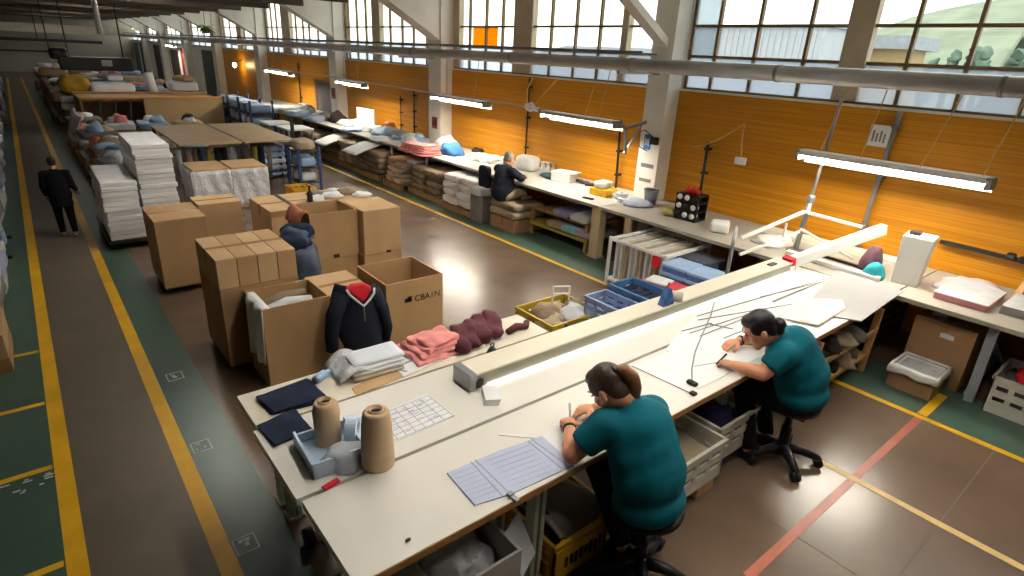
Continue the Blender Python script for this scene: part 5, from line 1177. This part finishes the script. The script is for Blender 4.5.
# strip of pallets along the aisle, behind the paper stacks
for j, y in enumerate((13.9, 15.3, 16.8, 18.3, 19.9, 21.6, 23.3)):
    pallet('wooden pallet in the row along the aisle', 1.5, y, 1.0, 1.15, 'pallets along the aisle')
    pile(1.5, y, (5, 4, 4, 3, 4, 3, 4)[j], .95, 1.1, .17, 'mixed bundle on a pallet along the aisle behind the paper stacks', 'bundles on the aisle pallets', z0=.145)
for k in range(3):
    one('plastic_heap', 'crumpled clear and blue plastic on the bundles behind the paper stacks', 'plastic', MB().heap((0, 0, 0), .42, .4, .2, .5, 5, k+3, 18), (M_filmw, M_blue, M_filmw)[k], (1.35+.15*k, 13.7+.55*k, (1.0, 1.0, .98)[k]+.0), group='plastic heaps on the bundles', smooth=True)
one('white_banner', 'long white printed cloth draped on the piles beside the aisle', 'cloth', MB().grid(lambda u, v: (.3*u+.03*math.sin(v*8), 3.2*v, 1.05 - .75*(1-u)**2 + .03*math.sin(v*13)), 8, 20, .02), mat('printed_white_cloth', '#CFCAD2', rough=.8, var=.15, scale=3), (1.0, 20.6, .0), smooth=True)
for x in (2.3, 3.2, 4.2):
    pile(x, 21.9, 4, .85, 1.2, .2, 'grey bundle in the middle piles before the tan sorting bin', 'piles before the sorting bin')
# beyond the bin: wide low stacks to the end of the hall
for j, y in enumerate((29.2, 31.2, 33.4, 35.8, 38.4, 41.2, 44.2, 47.4)):
    for i, x in enumerate((1.6, 2.9, 4.2, 5.5)):
        n = r.choice((3, 3, 4))
        pile(x, y, n, 1.2, 1.6, .4, 'flat bundle in the wide stacks at the far end of the hall', 'far stacks beyond the sorting bin', jit=.06)
one('yellow_sack', 'bright yellow sack on the stacks beyond the sorting bin', 'sack', MB().rbox((0, 0, .35), (1.0, .9, .7), .45, 8, .07, 3, 3), mat('yellow_sack_cloth', '#B08A20', rough=.8, var=.2), (1.75, 28.4, 1.1), smooth=True)
one('white_sack', 'white sack lying right of the yellow sack', 'sack', MB().rbox((0, 0, .2), (1.5, .8, .4), .48, 8, .07, 3, 5), M_paper, (2.9, 28.3, 1.15), .1, smooth=True)
one('white_roll', 'upright white roll on the stacks right of the yellow sack', 'roll', MB().tube([(0, 0, 0), (-.1, 0, .85)], .16, 14), M_paper, (4.3, 28.1, 1.1), smooth=True)
pile(1.75, 28.5, 4, 1.1, 1.2, .27, 'tan bundle under the yellow sack', 'bundles under the yellow sack')
pile(2.9, 28.45, 4, 1.1, 1.1, .28, 'tan bundle under the white sack', 'bundles under the white sack')
pile(4.25, 28.4, 4, 1.1, 1.1, .27, 'tan bundle under the upright white roll', 'bundles under the white roll')
far_tops = [q for q in TOPS if q[1] > 29 and q[0] > 0]; near_tops = [q for q in TOPS if q[1] < 25 and q[0] > 0]
for k in range(70):
    a = far_tops[k % len(far_tops)]
    one('loose_pack', 'small loose pack lying on the wide stacks at the far end of the hall', 'pack', MB().rbox((0, 0, .1), (r.uniform(.3, .55), r.uniform(.3, .6), .2), .3, 5, .03, 5, k), (M_paper, M_paperg, M_bluel, M_carton2, M_greycl, M_beige, M_pinkcl, M_dark)[k % 8], (a[0]+r.uniform(-.25, .25), a[1]+(-.5, 0, .5)[(k // len(far_tops)) % 3], a[4]), r.uniform(0, 3), 'loose packs on the far stacks', True)
for k in range(26):
    a = near_tops[k % len(near_tops)]
    one('loose_pack', 'small loose pack or scrap lying on the pallet bundles before the sorting bin', 'pack', MB().heap((0, 0, 0), r.uniform(.15, .25), r.uniform(.15, .25), r.uniform(.12, .25), .4, 6, k), (M_paper, M_filmw, M_bluel, M_dark, M_beige, M_pinkcl)[k % 6], (a[0]+r.uniform(-.15, .15), a[1]+r.uniform(-.3, .3), a[4]-.01), r.uniform(0, 3), 'loose packs on the pallet bundles', True)
# shelving with blue and white goods right of the sorting bin
for q, (x, y) in enumerate(((6.55, 22.6), (6.6, 24.2), (6.65, 25.8))):
    t = th('goods_rack', 'steel rack packed with blue and white goods right of the sorting bin', 'rack', (x, y, 0), group='racks right of the sorting bin')
    for (dx, dy) in ((-.38, -.68), (.38, -.68), (-.38, .68), (.38, .68)): obj('upright', MB().box(dx-.03, dx+.03, dy-.03, dy+.03, 0, 1.4), M_rackblue, t)
    for z in (.1, .5, .92): obj('rack_shelf', MB().box(-.4, .4, -.7, .7, z, z+.03), M_darkmet, t)
    for z in (.131, .531, .951):
        for i in range(4):
            one('rack_pack', 'small blue or white pack on the racks right of the sorting bin', 'pack', MB().rbox((0, 0, .15), (.7, .3, .3), .25, 5, .02, 6, r.random()*40), (M_blue, M_paperg, M_bluel, M_ink, M_paper)[r.randrange(5)], (x, y-.5+.335*i, z), group='packs on the racks', smooth=True)
for q, (x, y) in enumerate(((6.5, 18.6), (6.4, 20.0))):
    t = th('steel_table', 'bare grey steel table frame near the far end of the bench', 'table', (x, y, 0), group='steel tables by the far bench')
    obj('tabletop', MB().box(-.4, .4, -.5, .5, .85, .9), M_paperg, t)
    for (dx, dy) in ((-.36, -.46), (.36, -.46), (-.36, .46), (.36, .46)): obj('leg', MB().box(dx-.025, dx+.025, dy-.025, dy+.025, 0, .85), M_steel, t)
    obj('lower_shelf', MB().box(-.38, .38, -.48, .48, .3, .33), M_steel, t)
t = th('sign_post', 'slim dark post with foot standing beside the board table', 'post', (6.05, 17.55, 0))
obj('post_tube', MB().box(-.04, .04, -.04, .04, 0, 1.25), M_darkmet, t); obj('post_foot', MB().box(-.12, .12, -.12, .12, 0, .03), M_darkmet, t)

# ================================================================== LEFT OF THE AISLE
t = carton('cardboard box on a wooden base at the left edge, white bag on top', -1.35, -.6, 7.25, 8.1, .16, .26, M_carton2, tape=False)
obj('base_frame', MB().box(-.38, .38, -.43, -.37, -.16, -.0).box(-.38, -.3, -.37, .43, -.16, 0).box(.3, .38, -.37, .43, -.16, 0), M_pallet, t)
one('white_sack', 'plump white plastic bag on the cardboard box at the left edge', 'bag', MB().rbox((0, 0, .17), (.72, .8, .36), .46, 9, .05, 5, 4), M_filmw, (-.96, 7.66, .425), smooth=True)
LM = (M_greycl, M_paperg, M_ink, M_bluel, M_taupe, M_filmw, M_wcrate, M_beige)
for j in range(16):
    y = 8.95 + j*1.25
    for i, x in enumerate((-.98, -2.0)):
        n = (5 if i == 0 else 3) + r.choice((-1, 0, 0, 1))
        if i and j > 7: continue
        pile(x-.03, y, n, .82, 1.12, .19 if i == 0 else .32, 'grey and white garment bundle in the piles left of the aisle', 'bundles left of the aisle', mats=LM, jit=.03)
one('teal_cover', 'teal plastic cover on the piles left of the aisle', 'plastic', MB().heap((0, 0, 0), .35, .5, .2, .4, 5, 3, 18), mat('teal_plastic', '#2A7C84', rough=.5, var=.15), (-.95, 14.0, .98), smooth=True)
t = th('garment_rail', 'dark steel garment rail at the far left of the aisle', 'rail', (-.75, 12.0, 0))
obj('rail_tube', MB().tube([(0, -.6, 0), (0, -.55, 1.5), (0, .55, 1.5), (0, .6, 0)], .03, 8), M_black, t, True); obj('rail_foot', MB().box(-.2, .2, -.63, -.57, 0, .05), M_black, t); obj('rail_foot', MB().box(-.2, .2, .57, .63, 0, .05), M_black, t)
for j in range(9):
    y = 29.5 + j*1.9
    for x in (-1.1,):
        pile(x, y, r.choice((3, 4)), 1.2, 1.6, .4, 'dark bundle in the farthest piles left of the aisle', 'far bundles left of the aisle', mats=(M_greycl, M_taupe, M_navy, M_ink), jit=.05)

# ================================================================== STOOLS
def stool(label, x, y, z, rz, back=False):
    t = th('swivel_stool', label, 'stool', (x, y, 0), rz)
    obj('seat', MB().lathe([(.05, z-.09), (.2, z-.085), (.235, z-.055), (.24, z-.02), (.215, z), (.05, z)], n=36, sy=.95), M_black, t, True)
    obj('seat_plate', MB().box(-.13, .13, -.13, .13, z-.12, z-.085), M_darkmet, t)
    obj('column', MB().lathe([(.045, .1), (.045, z*.55), (.03, z*.55), (.03, z-.1)], n=18), M_black, t, True)
    obj('lever', MB().tube([(0, 0, z-.1), (.26, .1, z-.11), (.32, .12, z-.1)], .012, 8), M_black, t, True)
    obj('hub', MB().lathe([(.07, .07), (.08, .09), (.06, .16), (.05, .17)], n=20), M_black, t, True)
    for k in range(5):
        a = 2*PI*k/5
        lg = obj('leg', MB().tube([(.03*math.cos(a), .03*math.sin(a), .125), (.17*math.cos(a), .17*math.sin(a), .12), (.31*math.cos(a), .31*math.sin(a), .085)], [.05, .04, .03], 10), M_black, t, True)
        cx, cy = .315*math.cos(a), .315*math.sin(a); px_, py_ = -math.sin(a), math.cos(a)
        obj('caster', MB().tube([(cx-.035*px_, cy-.035*py_, .042), (cx-.01*px_, cy-.01*py_, .042)], .042, 14).tube([(cx+.01*px_, cy+.01*py_, .042), (cx+.035*px_, cy+.035*py_, .042)], .042, 14).tube([(cx, cy, .05), (cx, cy, .1)], .014, 8), M_black, lg, True)
    return t
stool('black swivel stool under the near woman in teal', 2.69, 1.69, .62, .2)
stool('black swivel stool under the far woman in teal', 4.77, 1.75, .625, .25)

# ================================================================== PEOPLE
def basis(f, upv=(0, 0, 1)):
    f = Vector(f).normalized(); s = f.cross(Vector(upv)).normalized(); u = s.cross(f)
    return s, f, u, Matrix((s, f, u)).transposed()
def headshape(b, c, f, k, nb=None):
    s, f, u, M = basis(f); c = Vector(c)
    def at(a, q, w): return c + (s*a + f*q + u*w)*k
    R = lambda *r: [x*k for x in r]
    b.ell(at(0, -.006, .025), R(.075, .095, .09), M); b.ell(at(0, .022, -.045), R(.06, .073, .085), M)
    b.ell(at(0, .062, -.112), R(.032, .026, .022), M); b.ell(at(.036, .06, -.04), R(.026, .022, .026), M); b.ell(at(-.036, .06, -.04), R(.026, .022, .026), M)
    b.ell(at(0, .08, .026), R(.052, .014, .012), M)
    b.cap(at(0, .086, .008), at(0, .112, -.032), .0085*k, .0135*k); b.ell(at(.011, .102, -.036), R(.009, .01, .008), M); b.ell(at(-.011, .102, -.036), R(.009, .01, .008), M)
    b.ell(at(0, .09, -.068), R(.024, .01, .007), M); b.ell(at(0, .088, -.08), R(.021, .01, .008), M)
    for q in (-1, 1): b.ell(at(.076*q, -.008, -.02), R(.011, .02, .033), M)
    if nb is not None: b.cap(nb, at(0, -.03, -.07), .062*k, .054*k)
    return at, R, M
def hand(b, w, d, n, thumb, curl, k=1.25):
    # palm, four fingers of their own lengths with two bends, and a thumb from the side of the palm
    w = Vector(w); d = Vector(d).normalized(); n = Vector(n); n = (n - d*n.dot(d)).normalized(); s = d.cross(n)*thumb
    M = Matrix((s, d, n)).transposed()
    b.ell(w + d*.05*k, (.042*k, .056*k, .019*k), M)
    for i, L in enumerate((.07, .079, .073, .057)):
        p = w + (d*(.088 - .006*abs(i-1)) + s*(.033 - .022*i) - n*.002)*k
        a0 = curl*(.7+.08*i); a1 = curl*(1.7+.1*i)
        q = p + (d*math.cos(a0) - n*math.sin(a0))*L*.52*k; e = q + (d*math.cos(a1) - n*math.sin(a1))*L*.5*k
        b.cap(p, q, .0105*k, .0095*k, 10); b.cap(q, e, .0095*k, .008*k, 10)
    p = w + (d*.028 + s*.034)*k; q = p + (d*.62 + s*.6 - n*.35).normalized()*.038*k; e = q + (d*.92 + s*.05 - n*.45).normalized()*.034*k
    b.cap(p, q, .0145*k, .012*k, 10); b.cap(q, e, .0115*k, .009*k, 10)
class SB(MB):
    def shift(s, l): s.v = [(x-l[0], y-l[1], z-l[2]) for x, y, z in s.v]; return s
def mid(a, c, k): return Vector(a)*(1-k) + Vector(c)*k

def worker(label, L0, J, f, hairm, tail, k=1.25):
    t = th('person', label, 'person', L0)
    V = {q: Vector(v) for q, v in J.items() if q[:2] not in ('cu', 'hn')}
    s, ff, u, M = basis(f)
    b = SB()
    at, R, HM = headshape(b, V['head'], f, k, V['neck'])
    ax = (V['shR'] - V['shL']).normalized()
    # trunk inside the clothes, arms and legs as one body
    b.ell(V['pelvis'], (.2, .16, .16)); b.ell(V['belly'], (.2, .16, .24)); b.ell(V['chest'], (.2, .14, .2)); b.cap(V['chest'], V['neck'], .13, .075)
    b.cap(V['shL'], V['shR'], .075, .075)
    for q in 'LR':
        b.cap(V['sh'+q], V['el'+q], .078, .062); b.cap(V['el'+q], mid(V['el'+q], V['wr'+q], .35), .062, .06); b.cap(mid(V['el'+q], V['wr'+q], .3), V['wr'+q], .06, .037)
        b.cap(V['hip'+q], V['kn'+q], .1, .075); b.cap(V['kn'+q], V['an'+q], .07, .05)
        hd = V['ha'+q] - V['wr'+q]; hand(b, V['wr'+q] + hd.normalized()*.01, hd, J['hn'+q] if 'hn'+q in J else (0, 0, 1), 1 if q == 'L' else -1, J.get('cu'+q, .55), k)
    remesh(obj('body', b.shift(L0), M_skin, t, True), .0075, 2, .4)
    # shirt
    b = SB()
    hipc = V['pelvis'] + Vector((0, -.0, .02))
    b.ell(hipc, (.265, .215, .15)); b.ell(V['belly'], (.265, .215, .24)); b.ell(mid(V['belly'], V['chest'], .55), (.262, .2, .23))
    CM = basis(V['neck']-V['chest'])[3]
    b.ell(V['chest'], (.25, .19, .23)); b.cap(V['shL']+Vector((0, 0, -.02)), V['shR']+Vector((0, 0, -.02)), .105, .105)
    b.cap(mid(V['belly'], V['chest'], .7), mid(V['chest'], V['neck'], 1.05), .19, .08, flat1=True)
    for q in 'LR':
        e = mid(V['sh'+q], V['el'+q], .72); b.cap(V['sh'+q], e, .112, .098, 14, flat1=True)
        b.cap(mid(V['chest'], V['sh'+q], .4), V['sh'+q], .15, .105); b.cap(mid(V['chest'], V['neck'], .75), V['sh'+q], .08, .085)
    remesh(obj('shirt', b.shift(L0), M_teal, t, True), .015, 14, .55)
    # trousers and shoes
    b = SB()
    b.ell(V['pelvis'] + Vector((0, .02, -.06)), (.25, .21, .12))
    for q in 'LR':
        b.cap(V['hip'+q], V['kn'+q], .125, .1); b.cap(V['kn'+q], V['an'+q] + Vector((0, 0, .02)), .096, .07, flat1=True)
    remesh(obj('trousers', b.shift(L0), M_blackcl, t, True), .018, 4, .5)
    for q in 'LR':
        b = SB(); a = V['an'+q]
        b.cap((a.x, a.y-.02, .06), (a.x, a.y+.17, .045), .058, .045); b.ell((a.x, a.y-.01, .07), (.055, .07, .07)); b.box(a.x-.05, a.x+.05, a.y-.07, a.y+.21, 0.002, .03)
        remesh(obj('shoe', b.shift(L0), M_black, t, True), .012, 3, .5)
    # hair, face details
    b = SB(); b.ell(at(0, -.02, .036), R(.083, .097, .09), HM); b.ell(at(0, -.055, -.02), R(.068, .052, .07), HM); b.ell(at(0, .03, .075), R(.062, .055, .045), HM)
    for q in (-1, 1): b.ell(at(.066*q, .012, .03), R(.018, .045, .05), HM)
    hr = remesh(obj('hair', b.shift(L0), hairm, t, True), .01, 3, .5)
    if tail == 'pony':
        T0 = at(.0, -.098, .055)
        obj('hair_tie', SB().rbox(T0, (.07, .07, .06), .45, 6).shift(L0), M_black, t, True)
        pts = [T0, T0+Vector((.03, -.045, .01)), T0+Vector((.07, -.075, -.04)), T0+Vector((.095, -.085, -.11)), T0+Vector((.115, -.085, -.19)), T0+Vector((.13, -.08, -.27))]
        b = SB()
        for (p, q, r0, r1) in zip(pts, pts[1:], (.028, .042, .052, .05, .036), (.042, .052, .05, .036, .012)): b.cap(p, q, r0, r1)
        b.cap(pts[2]+Vector((.02, 0, 0)), pts[4]+Vector((.04, .01, -.0)), .024, .01)
        remesh(obj('ponytail', b.shift(L0), M_hairt, t, True), .01, 3, .4)
    else:
        b = SB(); b.ell(at(0, -.118, -.03), R(.045, .04, .042), HM); b.ell(at(0, -.1, -.05), R(.055, .035, .05), HM)
        remesh(obj('hair_bun', b.shift(L0), hairm, t, True), .01, 2, .4)
    for q in (-1, 1):
        obj('eye', SB().ell(at(.031*q, .0865, .004), R(.0125, .006, .005), HM, 12, 8).shift(L0), M_hairb, t, True)
        obj('eyebrow', SB().cap(at(.016*q, .097, .03), at(.048*q, .086, .032), .0035*k, .003*k, 8).shift(L0), M_hairb, t, True)
    obj('lips', SB().ell(at(0, .096, -.073), R(.021, .006, .0085), HM, 12, 8).shift(L0), mat('lip_red', '#A85A50', rough=.5), t, True)
    return t, V, at

J = dict(pelvis=(2.6, 1.64, .73), belly=(2.6, 1.67, .92), chest=(2.6, 1.78, 1.15), neck=(2.55, 1.9, 1.345), head=(2.485, 1.985, 1.42),
         shL=(2.39, 1.89, 1.235), shR=(2.8, 1.85, 1.2), elL=(2.225, 1.985, 1.035), wrL=(2.4, 2.19, 1.04), haL=(2.47, 2.28, 1.02), elR=(2.94, 2.08, 1.035), wrR=(2.72, 2.25, 1.04), haR=(2.62, 2.32, 1.02),
         hipL=(2.56, 1.66, .68), hipR=(2.73, 1.66, .68), knL=(2.64, 2.1, .67), knR=(2.84, 2.1, .67), anL=(2.68, 1.84, .14), anR=(2.92, 1.84, .14), cuL=.75, cuR=.7)
t, V, at = worker('person in teal short-sleeved shirt with brown ponytail, seated nearest, bent over the table', (2.53, 1.55, 0), J, (-.12, .66, -.72), M_hairb, 'pony')
d_ = (V['wrL']-V['elL']).normalized()
obj('wristband', SB().cap(V['wrL']-d_*.025, V['wrL']-d_*.005, .046, .045, 18, True, True).shift((2.53, 1.55, 0)), M_dark, t, True)
one('white_chalk', 'small white marker held by the near woman', 'marker', MB().bar((0, 0, 0), (.03, .05, .1), .016), M_paper, (2.52, 2.3, .985))
J = dict(pelvis=(4.71, 1.69, .73), belly=(4.7, 1.72, .9), chest=(4.57, 1.8, 1.13), neck=(4.36, 1.89, 1.31), head=(4.25, 1.955, 1.37),
         shL=(4.33, 1.75, 1.2), shR=(4.68, 1.98, 1.19), elL=(4.19, 1.82, 1.035), wrL=(4.145, 2.04, 1.025), haL=(4.16, 2.16, 1.0), elR=(4.8, 2.16, 1.03), wrR=(4.6, 2.27, 1.025), haR=(4.49, 2.31, 1.0),
         hipL=(4.6, 1.72, .68), hipR=(4.83, 1.74, .68), knL=(4.52, 2.1, .66), knR=(4.82, 2.12, .66), anL=(4.5, 1.92, .1), anR=(4.84, 1.94, .1), cuL=.8, cuR=.6)
t, V, at = worker('person in teal short-sleeved shirt with dark tied hair, farther along the table, tracing a sheet', (4.7, 1.65, 0), J, (-.5, .62, -.6), M_haird, 'bun')
d_ = (V['wrR']-V['elR']).normalized()
obj('wristband', SB().cap(V['wrR']-d_*.025, V['wrR']-d_*.005, .046, .045, 18, True, True).shift((4.7, 1.65, 0)), M_dark, t, True)
one('tracing_pen', 'thin dark pen held by the far woman', 'pen', MB().tube([(0, 0, 0), (.02, -.06, .12)], .008, 8), M_dark, (4.15, 2.2, .957))

def simple_person(label, L0, J, f, k, coat, legs, hairm, vox=.012, skirt=None):
    t = th('person', label, 'person', L0); V = {q: Vector(v) for q, v in J.items()}
    b = SB(); at, R, HM = headshape(b, V['head'], f, k, V['neck'])
    b.ell(V['pelvis'], (.15*k, .11*k, .13*k)); b.cap(V['pelvis'], V['chest'], .12*k, .13*k); b.cap(V['chest'], V['neck'], .11*k, .05*k); b.cap(V['shL'], V['shR'], .06*k, .06*k)
    for q in 'LR':
        b.cap(V['sh'+q], V['el'+q], .055*k, .042*k); b.cap(V['el'+q], V['wr'+q], .042*k, .028*k); hd = V['wr'+q]-V['el'+q]
        hand(b, V['wr'+q], hd, V['pelvis']*0 + Vector((0, .3, 1)), 1 if q == 'L' else -1, .5, k)
        b.cap(V['hip'+q], V['kn'+q], .075*k, .055*k); b.cap(V['kn'+q], V['an'+q], .05*k, .036*k)
    remesh(obj('body', b.shift(L0), M_skin, t, True), vox*.6, 2, .4)
    b = SB()
    sd = (V['shR']-V['shL']).normalized(); TM = basis(V['chest']-V['pelvis'])[3]
    b.ell(V['pelvis']+Vector((0, 0, .02*k)), (.215*k, .175*k, .19*k)); b.ell(mid(V['pelvis'], V['chest'], .5), (.2*k, .16*k, .22*k)); b.ell(V['chest'], (.2*k, .145*k, .2*k))
    b.cap(V['shL'], V['shR'], .078*k, .078*k); b.cap(V['chest'], mid(V['chest'], V['neck'], .9), .13*k, .07*k)
    for q in 'LR':
        b.cap(V['sh'+q], V['el'+q], .078*k, .066*k); b.cap(V['el'+q], mid(V['el'+q], V['wr'+q], .92), .066*k, .05*k, flat1=True)
    if skirt: b.cap(V['pelvis']+Vector((0, 0, -.02*k)), V['pelvis']+Vector((0, 0, -skirt*k)), .19*k, .2*k, 16, flat1=True)
    remesh(obj('jacket', b.shift(L0), coat, t, True), vox, 4, .5)
    b = SB(); b.ell(V['pelvis']+Vector((0, 0, -.05*k)), (.17*k, .135*k, .12*k))
    for q in 'LR': b.cap(V['hip'+q], V['kn'+q], .1*k, .078*k); b.cap(V['kn'+q], V['an'+q]+Vector((0, 0, .03*k)), .076*k, .056*k, flat1=True)
    remesh(obj('trousers', b.shift(L0), legs, t, True), vox, 3, .5)
    fd = Vector((f[0], f[1], 0)).normalized()
    for q in 'LR':
        a = V['an'+q]; b = SB(); z = a.z - .06*k
        b.cap(Vector((a.x, a.y, z+.035*k))-fd*.03*k, Vector((a.x, a.y, z+.03*k))+fd*.15*k, .042*k, .034*k); b.ell((a.x, a.y, a.z-.01*k), (.042*k, .042*k, .05*k))
        remesh(obj('shoe', b.shift(L0), mat('pale_shoe', '#8C7A66', rough=.7), t, True), vox*.8, 2, .4)
    b = SB(); b.ell(at(0, -.018, .036), R(.082, .096, .09), HM); b.ell(at(0, -.05, -.02), R(.07, .05, .06), HM)
    remesh(obj('hair', b.shift(L0), hairm, t, True), vox*.8, 2, .4)
    return t
k = .8; wx, wy = .23, 12.3
def w_(x, y, z): return (wx+x*k, wy+y*k, z*k)
simple_person('person in loose black jacket and trousers walking away down the aisle', (wx, wy, 0),
    dict(pelvis=w_(0, 0, .9), chest=w_(-.01, .02, 1.22), neck=w_(-.01, .04, 1.45), head=w_(-.01, .07, 1.58), shL=w_(-.2, .02, 1.36), shR=w_(.18, .02, 1.36), elL=w_(-.25, .02, 1.1), elR=w_(.24, .0, 1.1), wrL=w_(-.22, .14, .88), wrR=w_(.3, .2, .95),
         hipL=w_(-.09, 0, .85), hipR=w_(.09, 0, .85), knL=w_(-.1, .1, .48), knR=w_(.1, .02, .46), anL=w_(-.1, .02, .07), anR=w_(.11, -.14, .09)), (0, 1, -.15), k, M_blackcl, M_blackcl, M_haird, .012, .22)
k = 1.2; wx, wy = 7.28, 9.1
simple_person('person with grey hair in navy jacket working at the long bench, seen from behind', (wx, wy, 0),
    dict(pelvis=(7.24, 9.06, .72), chest=(7.3, 9.1, 1.04), neck=(7.38, 9.13, 1.24), head=(7.43, 9.15, 1.36), shL=(7.3, 9.32, 1.15), shR=(7.32, 8.88, 1.15), elL=(7.48, 9.4, 1.03), elR=(7.5, 8.82, 1.03), wrL=(7.7, 9.28, 1.0), wrR=(7.7, 8.98, 1.0),
         hipL=(7.26, 9.16, .68), hipR=(7.26, 8.96, .68), knL=(7.62, 9.24, .72), knR=(7.62, 8.9, .72), anL=(7.58, 9.36, .66), anR=(7.58, 8.8, .66)), (1, .05, -.5), k, M_navy, M_beige, M_hairg, .014)

# ================================================================== SKY, CAMERA, SCALE
w = bpy.data.worlds.new('overcast_sky'); SC.world = w; w.use_nodes = True
bg = w.node_tree.nodes['Background']; bg.inputs['Color'].default_value = (1.0, .985, .955, 1); bg.inputs['Strength'].default_value = 1.7

cam = bpy.data.cameras.new('camera'); co = bpy.data.objects.new('camera', cam); COL.objects.link(co)
cam.sensor_width = 36; cam.sensor_fit = 'HORIZONTAL'; cam.lens = F/1024*36; cam.clip_start = .05; cam.clip_end = 600
rx, ry, rf = MR @ Vector((1, 0, 0)), MR @ Vector((0, -1, 0)), MR @ Vector((0, 0, -1))
mw = Matrix((rx, ry, rf)).transposed().to_4x4(); mw.translation = CAM
co.matrix_world = mw
SC.camera = co
bpy.context.view_layer.update()
for o in list(bpy.data.objects):
    if o.parent is None:
        o.location = o.location * S
        if o is not co: o.scale = o.scale * S
bpy.context.view_layer.update()
vs = SC.view_settings; vs.view_transform = 'Standard'; vs.look = 'None'; vs.exposure = 1.05; vs.gamma = 1; vs.use_curve_mapping = False
SC.cycles.use_denoising = True
SC.cycles.max_bounces = 8; SC.cycles.diffuse_bounces = 4; SC.cycles.transparent_max_bounces = 12
SC.cycles.sample_clamp_indirect = 6.0
